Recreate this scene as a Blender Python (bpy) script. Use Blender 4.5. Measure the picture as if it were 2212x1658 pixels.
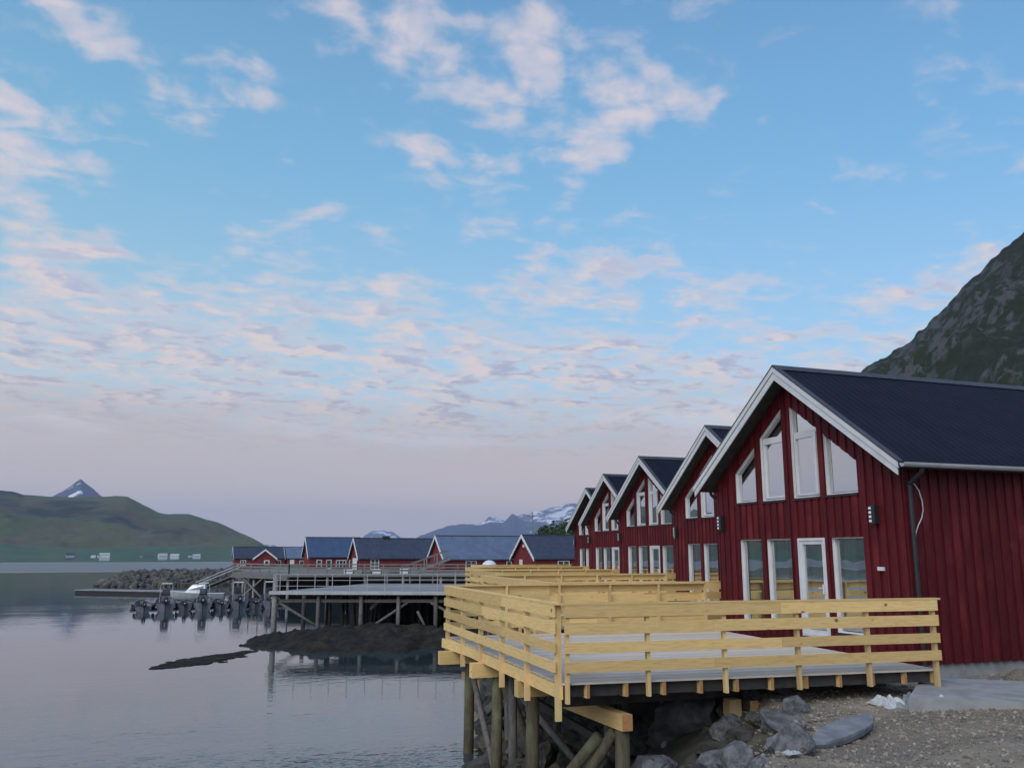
import bpy, bmesh, math, random
from mathutils import Vector, Matrix, noise
for o in list(bpy.data.objects): bpy.data.objects.remove(o)
rnd = random.Random(7)
R = math.radians
scene = bpy.context.scene
COL = scene.collection

# ------------------------------------------------------------------ camera
HC = 4.2                                   # eye height above the water
HEAD = R(20.291)                           # heading, clockwise from the +Y axis (the line of cabins)
PITCH = R(10.765)
cam_d = bpy.data.cameras.new('camera'); cam = bpy.data.objects.new('camera', cam_d); COL.objects.link(cam)
cam_d.sensor_width = 36.0; cam_d.lens = 36.0 * 1925.0 / 2211.0
cam_d.clip_start = 0.1; cam_d.clip_end = 60000
cam.location = (0, 0, HC); cam.rotation_euler = (R(90) + PITCH, 0, -HEAD)
scene.camera = cam

def sky_dir(u, v):
    """azimuth (deg, clockwise from the camera heading) and elevation (deg) of a photograph position"""
    x = (u - 1105.5) / 1925.0; y = (829.0 - v) / 1925.0
    c, s = math.cos(PITCH), math.sin(PITCH)
    f = c - y * s; z = s + y * c
    return math.degrees(math.atan2(x, f)), math.degrees(math.atan2(z, math.hypot(x, f)))

# ------------------------------------------------------------------ world
SUN_AZ = R(-130)                           # where the low sun stands, clockwise from +Y
SUN_EL = R(38)
world = bpy.data.worlds.new('World'); scene.world = world; world.use_nodes = True
def build_world():
    nt = world.node_tree; nt.nodes.clear(); N = nt.nodes.new; L = nt.links.new
    out = N('ShaderNodeOutputWorld')
    sky = N('ShaderNodeTexSky'); sky.sky_type = 'NISHITA'; sky.sun_disc = False
    sky.sun_elevation = SUN_EL; sky.sun_rotation = SUN_AZ
    sky.altitude = 0; sky.air_density = 1.0; sky.dust_density = 0.5; sky.ozone_density = 2.2
    bg = N('ShaderNodeBackground'); bg.inputs[1].default_value = 0.15
    tint = N('ShaderNodeMix'); tint.data_type = 'RGBA'; tint.blend_type = 'MULTIPLY'; tint.inputs[0].default_value = 1
    tint.inputs[7].default_value = (0.67, 1.06, 1.30, 1)
    L(sky.outputs[0], tint.inputs[6])
    def M(op, a, b=None, c=None, clamp=False):
        n = N('ShaderNodeMath'); n.operation = op; n.use_clamp = clamp
        for i, x in enumerate((a, b, c)):
            if x is None: continue
            if isinstance(x, (int, float)): n.inputs[i].default_value = x
            else: L(x, n.inputs[i])
        return n.outputs[0]
    def MR(x, a, b, c=0.0, d=1.0, smooth=True):
        n = N('ShaderNodeMapRange'); n.interpolation_type = 'SMOOTHSTEP' if smooth else 'LINEAR'
        L(x, n.inputs[0])
        for i, v in zip((1, 2, 3, 4), (a, b, c, d)): n.inputs[i].default_value = v
        return n.outputs[0]
    def MIX(f, a, b):
        n = N('ShaderNodeMix'); n.data_type = 'RGBA'
        if isinstance(f, (int, float)): n.inputs[0].default_value = f
        else: L(f, n.inputs[0])
        for i, x in ((6, a), (7, b)):
            if isinstance(x, tuple): n.inputs[i].default_value = (*x, 1)
            else: L(x, n.inputs[i])
        return n.outputs[2]
    tc = N('ShaderNodeTexCoord')
    sep = N('ShaderNodeSeparateXYZ'); L(tc.outputs['Generated'], sep.inputs[0])
    X, Y, Z = sep.outputs
    el = M('MULTIPLY', M('ARCSINE', Z), 57.2958)
    az0 = M('MULTIPLY', M('ARCTAN2', X, Y), 57.2958)
    az = M('SUBTRACT', az0, math.degrees(HEAD))
    ae = N('ShaderNodeCombineXYZ'); L(az, ae.inputs[0]); L(el, ae.inputs[1])
    # thin high haze paling the blue lower down
    thin = M('MULTIPLY', MR(el, 48, 8, 0.0, 0.80, False), MR(az, 40, -35, 0.72, 1.12, False))
    bs = N('ShaderNodeMix'); bs.data_type = 'RGBA'; L(thin, bs.inputs[0]); L(tint.outputs[2], bs.inputs[6]); L(MIX(MR(el, 26, 9), (2.10, 4.30, 5.15), (3.55, 4.75, 5.05)), bs.inputs[7])
    L(bs.outputs[2], bg.inputs[0])
    # cloud plane
    zz = M('ADD', M('MAXIMUM', Z, 0.0), 0.10)
    pl = N('ShaderNodeCombineXYZ'); L(M('DIVIDE', X, zz), pl.inputs[0]); L(M('DIVIDE', Y, zz), pl.inputs[1])
    def fbm(vec, scale, loc, rough=0.58, detail=7, dist=0.25, sc=(1, 1, 1), rot=0.0):
        mp = N('ShaderNodeMapping'); mp.inputs['Location'].default_value = loc; mp.inputs['Scale'].default_value = sc
        mp.inputs['Rotation'].default_value = (0, 0, rot)
        L(vec, mp.inputs[0])
        n = N('ShaderNodeTexNoise'); n.inputs['Scale'].default_value = scale; n.inputs['Detail'].default_value = detail
        n.inputs['Roughness'].default_value = rough; n.inputs['Distortion'].default_value = dist
        L(mp.outputs[0], n.inputs[0]); return n.outputs[0]
    n1 = fbm(pl.outputs[0], 3.5, (3.1, 1.7, 0), sc=(1, 1.0, 1))
    n1b = fbm(pl.outputs[0], 3.5, (3.1 - 0.04, 1.7 + 0.035, 0), detail=4, sc=(1, 1.0, 1))
    n2 = fbm(pl.outputs[0], 1.0, (7.3, -2.2, 0), detail=4, rough=.5)
    wn = N('ShaderNodeTexNoise'); wn.inputs['Scale'].default_value = 0.30; wn.inputs['Detail'].default_value = 4; L(ae.outputs[0], wn.inputs[0])
    wv = N('ShaderNodeVectorMath'); wv.operation = 'SUBTRACT'; L(wn.outputs[1], wv.inputs[0]); wv.inputs[1].default_value = (.5, .5, .5)
    ws = N('ShaderNodeVectorMath'); ws.operation = 'MULTIPLY_ADD'; L(wv.outputs[0], ws.inputs[0]); ws.inputs[1].default_value = (7.5, 3.8, 0); L(ae.outputs[0], ws.inputs[2])
    # cumulus fields: (photo u, v), half sizes in degrees, tilt, weight
    mask = None
    for (u, v, sx, sy, rot, w) in CLOUDS:
        a, e = sky_dir(u, v)
        mp = N('ShaderNodeMapping'); mp.vector_type = 'TEXTURE'
        mp.inputs['Location'].default_value = (a, e, 0); mp.inputs['Rotation'].default_value = (0, 0, R(rot))
        mp.inputs['Scale'].default_value = (sx, sy, 1)
        L(ws.outputs[0], mp.inputs[0])
        ln = N('ShaderNodeVectorMath'); ln.operation = 'LENGTH'; L(mp.outputs[0], ln.inputs[0])
        b = MR(ln.outputs[1], 1.6, 0.0, 0.0, w * 2.15)
        mask = b if mask is None else M('MAXIMUM', mask, b)
    # outside the framed part the same broken cover goes on, driven by the large noise alone
    away = MR(M('ABSOLUTE', az), 34, 46)
    high = MR(el, 40, 52)
    off = M('MAXIMUM', away, high)
    gen = M('MULTIPLY', MR(n2, 0.47, 0.62), 0.55)
    mask = M('MAXIMUM', mask, M('MULTIPLY', gen, off))
    # broken deck towards the horizon
    azs = M('ADD', el, M('MULTIPLY', MR(az, -8, 30, 0, 1, False), 3.2))
    deck = MR(azs, 21.5, 12.0, 0.0, 0.68)
    mask = M('MAXIMUM', mask, deck)
    n4 = fbm(pl.outputs[0], 9.5, (1.3, 8.1, 0), detail=5, rough=.55, dist=.4, sc=(1, 1.25, 1))
    d0 = M('MULTIPLY_ADD', M('SUBTRACT', n1, 0.5), 2.2, M('MULTIPLY_ADD', M('SUBTRACT', n4, 0.5), 1.9, mask))
    dens = M('MULTIPLY', MR(d0, 0.10, 1.12), MR(el, 12, 26, 0.95, 0.88))
    lit = MR(M('ADD', M('SUBTRACT', n1, n1b), M('MULTIPLY', M('SUBTRACT', 0.5, n4), 0.10)), -0.045, 0.05)
    thick = MR(d0, 0.45, 1.0)
    lowf = MR(el, 15, 7)
    c_lit = MIX(MR(el, 24, 9), (0.76, 0.68, 0.715), (0.84, 0.72, 0.68))
    c_sha = MIX(lowf, (0.52, 0.55, 0.70), (0.40, 0.41, 0.53))
    shade = M('MULTIPLY', M('SUBTRACT', 1.0, lit), M('MULTIPLY', thick, MR(el, 26, 13, 0.45, 1.0)), clamp=True)
    ccol = MIX(shade, c_lit, c_sha)
    bgc = N('ShaderNodeBackground'); L(ccol, bgc.inputs[0]); bgc.inputs[1].default_value = 1.0
    # thin high veil + even lavender stratus low down
    n3 = fbm(ae.outputs[0], 0.12, (0, 0, 0), sc=(0.35, 1.6, 1), detail=3, rough=.5)
    elw = M('ADD', el, M('MULTIPLY', M('SUBTRACT', n3, 0.5), 5.0))
    veil = MR(elw, 11.5, 5.2, 0.0, 0.97)
    vn = fbm(ae.outputs[0], 0.16, (4, 2, 0), sc=(0.3, 2.2, 1), detail=4, rough=.55)
    vcol = MIX(MR(el, 1.0, 8.5), MIX(MR(az, -20, 18), (0.80, 0.70, 0.62), (0.98, 0.76, 0.62)), (0.62, 0.55, 0.53))
    vcol = MIX(M('MULTIPLY', MR(vn, 0.47, 0.64), MR(el, 4.5, 9)), vcol, (0.76, 0.74, 0.76))
    vbg = N('ShaderNodeBackground'); L(vcol, vbg.inputs[0]); vbg.inputs[1].default_value = 1.0
    ms1 = N('ShaderNodeMixShader'); L(dens, ms1.inputs[0]); L(bg.outputs[0], ms1.inputs[1]); L(bgc.outputs[0], ms1.inputs[2])
    ms2 = N('ShaderNodeMixShader'); L(veil, ms2.inputs[0]); L(ms1.outputs[0], ms2.inputs[1]); L(vbg.outputs[0], ms2.inputs[2])
    L(ms2.outputs[0], out.inputs[0])
# cloud banks as the sky shows them: photograph position, half width and height (deg), tilt (deg), weight
CLOUDS = [
    (140, 40, 3.4, 1.2, -24, .32), (220, 95, 5.0, 1.7, -26, .37), (290, 160, 2.6, 1.2, -30, .30), (200, 240, 3.2, 1.6, -15, .24), (30, 230, 3.0, 1.3, -18, .33),
    (60, 325, 4.4, 1.4, -10, .33), (40, 385, 3.4, 1.0, -14, .30), (60, 435, 4.4, 1.2, -14, .30), (60, 500, 4.0, 1.5, -12, .35), (180, 530, 4.6, 1.3, -12, .35), (140, 590, 6.0, 1.7, -8, .36),
    (900, 90, 2.6, 2.4, -30, .28), (960, 160, 2.2, 2.2, -40, .33), (1040, 55, 4.0, 1.1, -5, .26), (1170, 90, 2.8, 1.9, -20, .33), (1170, 160, 2.4, 2.4, -60, .38), (1060, 240, 5.2, 1.9, -26, .37),
    (1250, 300, 4.2, 2.0, -20, .30), (1220, 355, 2.4, 1.4, -10, .34), (1330, 230, 3.6, 1.8, -40, .31), (1400, 140, 2.0, 1.4, -10, .26), (1460, 210, 2.0, 1.2, -20, .20), (930, 320, 3.2, 1.3, -14, .28), (1030, 370, 3.4, 1.8, -16, .31), (920, 400, 3.0, 1.2, -8, .24),
    (410, 215, 2.0, 1.0, -15, .26), (550, 190, 1.6, 1.4, 0, .19), (690, 470, 2.4, .9, 0, .23), (755, 50, 2.2, 1.0, -20, .20), (600, 330, 1.0, .7, 0, .22), (1500, 20, 4, 1.3, 0, .14), (1080, 500, 4.0, 1.4, 0, .20),
    (1150, 580, 4.4, 1.2, 2, .36), (1350, 572, 4.4, 1.1, 4, .37), (1500, 620, 3.6, 1.4, 0, .30), (780, 660, 8.0, 1.9, 6, .34), (1130, 640, 6.0, 1.6, 0, .33), (480, 640, 5, 1.2, -4, .28),
    (1570, 690, 4.0, .9, -3, .30), (2040, 600, 3.4, 1.5, 0, .27), (2110, 545, 2.0, .7, 0, .28), (1900, 650, 4, 1.0, 0, .25), (320, 660, 6, 1.4, -4, .34), (1330, 660, 4, 1.0, 0, .30), (1650, 610, 3, 1.0, 0, .22),
]
build_world()
world.cycles.sampling_method = 'MANUAL'; world.cycles.sample_map_resolution = 512
# soft twilight glow of the low sun behind thin cloud
sun_d = bpy.data.lights.new('sun', 'SUN'); sun = bpy.data.objects.new('sun', sun_d); COL.objects.link(sun)
sun_d.energy = 2.3; sun_d.angle = R(50); sun_d.color = (1.0, 0.91, 0.83)
sun.rotation_euler = (R(90) - SUN_EL, 0, -SUN_AZ + math.pi)
sun.location = (-30, -30, 40)
vs = scene.view_settings; vs.view_transform = 'Standard'; vs.look = 'None'; vs.exposure = 0.0; vs.gamma = 1.0; vs.use_curve_mapping = False
scene.cycles.use_denoising = True
scene.cycles.use_adaptive_sampling = True; scene.cycles.adaptive_threshold = 0.015
scene.cycles.max_bounces = 6; scene.cycles.diffuse_bounces = 3; scene.cycles.glossy_bounces = 4; scene.cycles.volume_bounces = 0

# ------------------------------------------------------------------ helpers
def thing(name, label, cat, loc=(0, 0, 0), rz=0.0, group=None):
    o = bpy.data.objects.new(name, None); COL.objects.link(o); o.empty_display_size = 0.2
    o.location = loc; o.rotation_euler = (0, 0, rz); tag(o, label, cat, group); return o
def tag(o, label=None, cat=None, group=None, kind=None):
    if label: o['label'] = label
    if cat: o['category'] = cat
    if group: o['group'] = group
    if kind: o['kind'] = kind
    return o
def link(name, me, parent=None, loc=None, rot=None, scale=None):
    o = bpy.data.objects.new(name, me); COL.objects.link(o)
    if parent: o.parent = parent
    if loc is not None: o.location = loc
    if rot is not None: o.rotation_euler = rot
    if scale is not None: o.scale = scale
    return o
def children_of():
    d = {}
    for o in bpy.data.objects:
        if o.parent: d.setdefault(o.parent, []).append(o)
    return d
def copy_tree(o, ch, parent=None):
    c = o.copy(); COL.objects.link(c); c.parent = parent
    for k in ch.get(o, []): copy_tree(k, ch, c)
    return c
class MB:
    def __init__(s): s.v = []; s.f = []; s.m = []
    def add(s, vs, fs, mi=0):
        n = len(s.v); s.v += [tuple(p) for p in vs]; s.f += [tuple(i + n for i in f) for f in fs]; s.m += [mi] * len(fs); return s
    def hexa(s, b, t, mi=0):                                # four bottom and four top corners
        return s.add(list(b) + list(t), [(3, 2, 1, 0), (4, 5, 6, 7), (0, 1, 5, 4), (1, 2, 6, 5), (2, 3, 7, 6), (3, 0, 4, 7)], mi)
    def box(s, x0, x1, y0, y1, z0, z1, mi=0):
        return s.hexa([(x0, y0, z0), (x1, y0, z0), (x1, y1, z0), (x0, y1, z0)], [(x0, y0, z1), (x1, y0, z1), (x1, y1, z1), (x0, y1, z1)], mi)
    def beam(s, p, q, w, h, up=(0, 0, 1), mi=0):            # square timber from p to q
        p, q = Vector(p), Vector(q); d = (q - p).normalized(); u = Vector(up)
        if abs(d.dot(u)) > .98: u = Vector((1, 0, 0))
        a = d.cross(u).normalized(); b = a.cross(d).normalized(); a = a * (w / 2); b = b * (h / 2)
        return s.hexa([p - a - b, p + a - b, p + a + b, p - a + b], [q - a - b, q + a - b, q + a + b, q - a + b], mi)
    def cyl(s, p, q, r0, r1=None, n=10, mi=0, caps=True):
        r1 = r0 if r1 is None else r1; p, q = Vector(p), Vector(q); d = (q - p).normalized()
        u = Vector((0, 0, 1)) if abs(d.z) < .95 else Vector((1, 0, 0))
        a = d.cross(u).normalized(); b = d.cross(a).normalized(); vs = []
        for (c, r) in ((p, r0), (q, r1)):
            for i in range(n):
                t = 2 * math.pi * i / n; vs.append(c + a * (r * math.cos(t)) + b * (r * math.sin(t)))
        fs = [(i, i + n, (i + 1) % n + n, (i + 1) % n) for i in range(n)]
        if caps: fs += [tuple(range(n)), tuple(reversed(range(n, 2 * n)))]
        return s.add(vs, fs, mi)
    def tube(s, pts, r, n=8, mi=0):
        for p, q in zip(pts[:-1], pts[1:]): s.cyl(p, q, r, r, n, mi)
        return s
    def prism(s, poly, d, mi=0):                            # poly: 3D points, d: extrusion vector
        n = len(poly); d = Vector(d); a = [Vector(p) for p in poly]; b = [p + d for p in a]
        return s.add(a + b, [tuple(reversed(range(n))), tuple(range(n, 2 * n))] + [(i, (i + 1) % n, (i + 1) % n + n, i + n) for i in range(n)], mi)
    def loft(s, rings, closed=True, caps=True, mi=0):
        n = len(rings[0]); vs = [p for r in rings for p in r]; fs = []
        for k in range(len(rings) - 1):
            for i in range(n if closed else n - 1):
                j = (i + 1) % n; fs.append((k * n + i, k * n + j, (k + 1) * n + j, (k + 1) * n + i))
        if caps: fs += [tuple(reversed(range(n))), tuple(range((len(rings) - 1) * n, len(rings) * n))]
        return s.add(vs, fs, mi)
    def mesh(s, name, mats, smooth=False):
        me = bpy.data.meshes.new(name); me.from_pydata(s.v, [], s.f)
        for m in (mats if isinstance(mats, (list, tuple)) else [mats]): me.materials.append(m)
        me.polygons.foreach_set('material_index', s.m)
        if smooth: me.polygons.foreach_set('use_smooth', [True] * len(me.polygons))
        bm = bmesh.new(); bm.from_mesh(me); bmesh.ops.recalc_face_normals(bm, faces=bm.faces); bm.to_mesh(me); bm.free()
        me.update(); return me
    def build(s, name, mats, parent=None, smooth=False, loc=None):
        return link(name, s.mesh(name, mats, smooth), parent, loc)

# ------------------------------------------------------------------ materials
def pm(name, c1, c2=None, scale=4.0, rough=0.7, bump=0.0, bscale=None, detail=6, stretch=(1, 1, 1), rand=0.0, metal=0.0,
       spec=0.5, lo=0.35, hi=0.65, c3=None, s3=1.0, t3=(0.5, 0.6), knots=0.0, bdist=0.02):
    m = bpy.data.materials.new(name); m.use_nodes = True; nt = m.node_tree; N = nt.nodes.new; L = nt.links.new
    b = nt.nodes['Principled BSDF']; b.inputs['Roughness'].default_value = rough; b.inputs['Metallic'].default_value = metal
    b.inputs['Specular IOR Level'].default_value = spec
    tc = N('ShaderNodeTexCoord'); oi = N('ShaderNodeObjectInfo')
    off = N('ShaderNodeVectorMath'); off.operation = 'MULTIPLY_ADD'; off.inputs[1].default_value = (37.0, 53.0, 91.0)
    L(oi.outputs['Random'], off.inputs[0]); L(tc.outputs['Object'], off.inputs[2])
    mp = N('ShaderNodeMapping'); mp.inputs['Scale'].default_value = stretch; L(off.outputs[0], mp.inputs[0])
    def noi(sc, vec=None, d=detail):
        n = N('ShaderNodeTexNoise'); n.inputs['Scale'].default_value = sc; n.inputs['Detail'].default_value = d
        n.inputs['Roughness'].default_value = .6; L(vec or mp.outputs[0], n.inputs[0]); return n.outputs[0]
    def ramp(x, lo, hi):
        r = N('ShaderNodeMapRange'); L(x, r.inputs[0]); r.inputs[1].default_value = lo; r.inputs[2].default_value = hi; r.interpolation_type = 'SMOOTHSTEP'; return r.outputs[0]
    def mix(f, a, c, mode='MIX'):
        x = N('ShaderNodeMix'); x.data_type = 'RGBA'; x.blend_type = mode
        if isinstance(f, float): x.inputs[0].default_value = f
        else: L(f, x.inputs[0])
        for i, q in ((6, a), (7, c)):
            if isinstance(q, tuple): x.inputs[i].default_value = (*q, 1)
            else: L(q, x.inputs[i])
        return x.outputs[2]
    col = c1
    if c2: col = mix(ramp(noi(scale), lo, hi), c1, c2)
    if c3: col = mix(ramp(noi(s3, off.outputs[0], 5), *t3), col, c3)
    if knots:
        vo = N('ShaderNodeTexVoronoi'); vo.inputs['Scale'].default_value = 2.6
        mk = N('ShaderNodeMapping'); mk.inputs['Scale'].default_value = tuple(0.6 + 0.4 * min(1, q) for q in stretch); L(off.outputs[0], mk.inputs[0]); L(mk.outputs[0], vo.inputs[0])
        col = mix(ramp(vo.outputs[0], 0.10, 0.045), col, tuple(q * knots for q in c1))
    if rand:
        hv = N('ShaderNodeHueSaturation'); r = N('ShaderNodeMapRange'); L(oi.outputs['Random'], r.inputs[0]); r.inputs[3].default_value = 1 - rand; r.inputs[4].default_value = 1 + rand
        L(r.outputs[0], hv.inputs['Value'])
        if isinstance(col, tuple): hv.inputs['Color'].default_value = (*col, 1)
        else: L(col, hv.inputs['Color'])
        col = hv.outputs[0]
    if isinstance(col, tuple): b.inputs['Base Color'].default_value = (*col, 1)
    else: L(col, b.inputs['Base Color'])
    if bump:
        bp = N('ShaderNodeBump'); bp.inputs['Strength'].default_value = bump; bp.inputs['Distance'].default_value = bdist
        L(noi(bscale or scale), bp.inputs['Height']); L(bp.outputs[0], b.inputs['Normal'])
    return m
M_ = {}
M_['red'] = pm('red_paint', (0.098, 0.0088, 0.0125), (0.066, 0.0062, 0.0095), 7, .55, .15, stretch=(3, 3, .4), rand=.24, spec=.2, c3=(0.130, .016, .021), s3=.9, t3=(.5, .72))
M_['white'] = pm('white_paint', (0.60, 0.61, 0.615), (0.53, 0.54, 0.545), 3, .45, .08, rand=.04)
M_['white_far'] = pm('white_trim', (0.74, 0.74, 0.72), (0.62, 0.62, 0.61), 2, .6)
M_['roof'] = pm('dark_metal_roofing', (0.007, 0.0075, 0.0155), (0.010, 0.0105, 0.021), 1.5, .6, .05, spec=.16)
M_['roof_trim'] = pm('roof_flashing', (0.045, 0.047, 0.055), (0.06, 0.062, 0.07), 2, .5, spec=.4)
M_['gutter'] = pm('grey_gutter_metal', (0.42, 0.43, 0.44), (0.34, 0.35, 0.36), 2, .4, spec=.5)
M_['black'] = pm('black_metal', (0.014, 0.014, 0.016), (0.02, 0.02, 0.022), 5, .45)
wood = dict(spec=.22, c2=(0.57, 0.365, 0.145), scale=6, rough=.72, bump=.5, bdist=.006, rand=.20, lo=.40, hi=.75, c3=(0.46, 0.42, 0.16), s3=1.6, t3=(.58, .78), knots=.28)
M_['wood_x'] = pm('pine_along_x', (0.71, 0.50, 0.215), stretch=(.5, 6, 9), **wood)
M_['wood_y'] = pm('pine_along_y', (0.71, 0.50, 0.215), stretch=(6, .5, 9), **wood)
M_['wood_z'] = pm('pine_upright', (0.64, 0.47, 0.23), stretch=(6, 6, .5), **wood)
M_['deckb'] = pm('pale_deck_board', (0.64, 0.56, 0.465), (0.52, 0.455, 0.37), 5, .75, .3, stretch=(.5, 8, 8), rand=.14, bdist=.004)
M_['end'] = pm('sawn_end_grain', (0.46, 0.23, 0.09), (0.36, 0.18, 0.075), 14, .8, .1)
M_['pile'] = pm('piling_timber', (0.092, 0.078, 0.046), (0.05, 0.043, 0.028), 6, .85, .4, stretch=(5, 5, .6), rand=.2, c3=(.12, .13, .06), s3=1.2, t3=(.5, .7))
M_['oldwood'] = pm('weathered_timber', (0.22, 0.215, 0.20), (0.14, 0.135, 0.125), 5, .9, .3, stretch=(3, 3, 1), rand=.2)
M_['oldwood_dark'] = pm('old_dark_timber', (0.125, 0.12, 0.11), (0.07, 0.067, 0.06), 5, .9, .3, stretch=(3, 3, 1), rand=.25)
M_['oldwood_pale'] = pm('bleached_decking', (0.26, 0.262, 0.268), (0.17, 0.172, 0.178), 1.2, .8, .2, rand=.22)
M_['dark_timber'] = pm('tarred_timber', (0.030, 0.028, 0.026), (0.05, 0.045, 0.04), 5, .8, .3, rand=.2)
M_['concrete'] = pm('cast_concrete', (0.30, 0.305, 0.30), (0.22, 0.225, 0.22), 3, .9, .3, c3=(.22, .225, .22), s3=.8, t3=(.52, .75), bdist=.01)
M_['rock'] = pm('grey_rock', (0.125, 0.128, 0.135), (0.050, 0.052, 0.056), 2.4, .9, .9, rand=.35, c3=(.19, .193, .197), s3=1.1, t3=(.54, .74), bdist=.06, bscale=5)
M_['slab'] = pm('pale_slate', (0.22, 0.235, 0.25), (0.15, 0.16, 0.172), 3, .85, .8, c3=(.14, .15, .16), s3=2, t3=(.55, .72), bdist=.03, bscale=9)
M_['rock_wet'] = pm('dark_shore_rock', (0.055, 0.052, 0.042), (0.022, 0.022, 0.019), 2.2, .75, .9, rand=.3, c3=(.085, .078, .045), s3=.9, t3=(.5, .68), bdist=.06, bscale=5)
M_['gravel'] = pm('crushed_gravel', (0.27, 0.225, 0.165), (0.11, 0.097, 0.08), 30, .95, 1.0, c3=(.33, .28, .21), s3=.5, t3=(.45, .68), bdist=.03, bscale=30, detail=8)
M_['pebble'] = pm('pebble', (0.33, 0.28, 0.215), (0.11, 0.10, 0.09), 9, .9, .2, c3=(.42, .41, .39), s3=6, t3=(.6, .7))
M_['kelp'] = pm('kelp_covered_rock', (0.017, 0.014, 0.009), (0.009, 0.008, 0.006), 3, .8, 1.0, c3=(.030, .025, .013), s3=1.4, t3=(.5, .66), bdist=.08, bscale=6, spec=.3)
M_['hull'] = pm('grey_hull', (0.17, 0.17, 0.20), (0.11, 0.11, 0.13), 2, .4, rand=.12)
M_['alu'] = pm('brushed_aluminium', (0.46, 0.47, 0.50), (0.38, 0.39, 0.41), 4, .4, metal=.35)
M_['boatwhite'] = pm('white_gelcoat', (0.72, 0.73, 0.74), (0.64, 0.65, 0.66), 2, .3)
M_['plastic_white'] = pm('white_plastic_sheet', (0.50, 0.52, 0.54), (0.36, 0.39, 0.40), 5, .5, .3)
M_['plastic_grey'] = pm('grey_green_plastic', (0.26, 0.30, 0.29), (0.18, 0.21, 0.21), 5, .5, .3)
M_['far_red'] = pm('red_boarding', (0.19, 0.016, 0.018), (0.13, 0.012, 0.014), 2.5, .7, .2, stretch=(4, 4, .5), rand=.12)
M_['far_roof'] = pm('slate_roofing', (0.028, 0.036, 0.056), (0.040, 0.050, 0.074), 2.0, .5, .2, rand=.2, spec=.5)
M_['far_roof_blue'] = pm('blue_grey_roofing', (0.125, 0.165, 0.25), (0.095, 0.13, 0.20), 1.2, .5, .2, rand=.1)
M_['far_roof_blue2'] = pm('deep_blue_roofing', (0.05, 0.085, 0.16), (0.04, 0.07, 0.135), 1.2, .5, .2)
M_['leaf'] = pm('leaf', (0.035, 0.070, 0.022), (0.020, 0.045, 0.016), 1.5, .7, rand=.25)
M_['bark'] = pm('bark', (0.09, 0.075, 0.06), (0.05, 0.042, 0.035), 6, .9, .4)
M_['room'] = pm('room_plaster', (0.30, 0.29, 0.27), (0.26, 0.25, 0.235), 2, .9)
M_['curtain'] = pm('curtain_cloth', (0.62, 0.66, 0.64), (0.52, 0.56, 0.55), 3, .9, stretch=(6, 6, .3))
M_['slit'] = pm('opal_lamp_slit', (0.75, 0.76, 0.78), None, rough=.4)
def glass_mat(name, refl, tint):
    m = bpy.data.materials.new(name); m.use_nodes = True; nt = m.node_tree; nt.nodes.clear(); N = nt.nodes.new; L = nt.links.new
    o = N('ShaderNodeOutputMaterial'); mx = N('ShaderNodeMixShader'); t = N('ShaderNodeBsdfTransparent'); g = N('ShaderNodeBsdfGlossy')
    t.inputs[0].default_value = (*tint, 1); g.inputs['Roughness'].default_value = .012; g.inputs[0].default_value = (.93, .95, .97, 1)
    lw = N('ShaderNodeLayerWeight'); lw.inputs[0].default_value = .5; mr = N('ShaderNodeMapRange'); L(lw.outputs['Facing'], mr.inputs[0])
    mr.inputs[3].default_value = refl; mr.inputs[4].default_value = 0.95
    # slight unevenness of the pane
    tc = N('ShaderNodeTexCoord'); n = N('ShaderNodeTexNoise'); n.inputs['Scale'].default_value = 1.3; n.inputs['Detail'].default_value = 1; L(tc.outputs['Object'], n.inputs[0])
    bp = N('ShaderNodeBump'); bp.inputs['Strength'].default_value = .06; bp.inputs['Distance'].default_value = .05; L(n.outputs[0], bp.inputs['Height']); L(bp.outputs[0], g.inputs['Normal'])
    L(mr.outputs[0], mx.inputs[0]); L(t.outputs[0], mx.inputs[1]); L(g.outputs[0], mx.inputs[2]); L(mx.outputs[0], o.inputs[0]); return m
M_['glass'] = glass_mat('coated_window_glass', .60, (.62, .70, .68))
M_['glass_low'] = glass_mat('terrace_window_glass', .24, (.66, .74, .72))
M_['glass_dark'] = glass_mat('small_window_glass', .20, (.35, .40, .42))

# ------------------------------------------------------------------ ground, water, hills
def lerp_pts(pts, x):
    if x <= pts[0][0]: return pts[0][1]
    for (a, va), (b, vb) in zip(pts[:-1], pts[1:]):
        if x <= b:
            t = (x - a) / (b - a); return va + (vb - va) * t
    return pts[-1][1]
TOE = [(-40, -22), (0, -10), (5, -4), (8, 0.4), (10, 3.2), (12, 4.6), (15, 5.3), (18, 6.0), (22.7, 7.5), (29.6, 10.2), (38, 12.6), (46, 15.2),
       (55, 18.5), (62, 21.5), (75, 24.5), (86, 24.5), (95, 20), (110, 15), (130, 11.5), (160, 9), (205, 7), (235, 14), (270, 40), (340, 120), (430, 240)]
def fbm(x, y, z=0.0, o=5): return noise.fractal(Vector((x, y, z)), 1.0, 2.0, o)
def ground_z(x, y):
    t = x - lerp_pts(TOE, y) + 0.5 * fbm(x * .35, y * .35, 3.3, 3)
    if t < 0: z = max(-3.0, t * .4)
    elif t < 4.4: z = 1.86 * (t / 4.4) ** 1.15
    else: z = 1.86 + min(0.25, (t - 4.4) * .02)
    if t > 60: z += (t - 60) * .05
    near = max(0.0, 1 - abs(y - 16) / 26.0)
    z += (0.16 * fbm(x * .8, y * .8, 1.0, 4) * (1.0 if 0 < t < 5 else .22) + .015 * fbm(x * 4, y * 4, 7.0, 3)) * near
    return z
def rng(a, b, s):
    n = max(1, int(round((b - a) / s))); return [a + (b - a) * i / n for i in range(n)]
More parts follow.
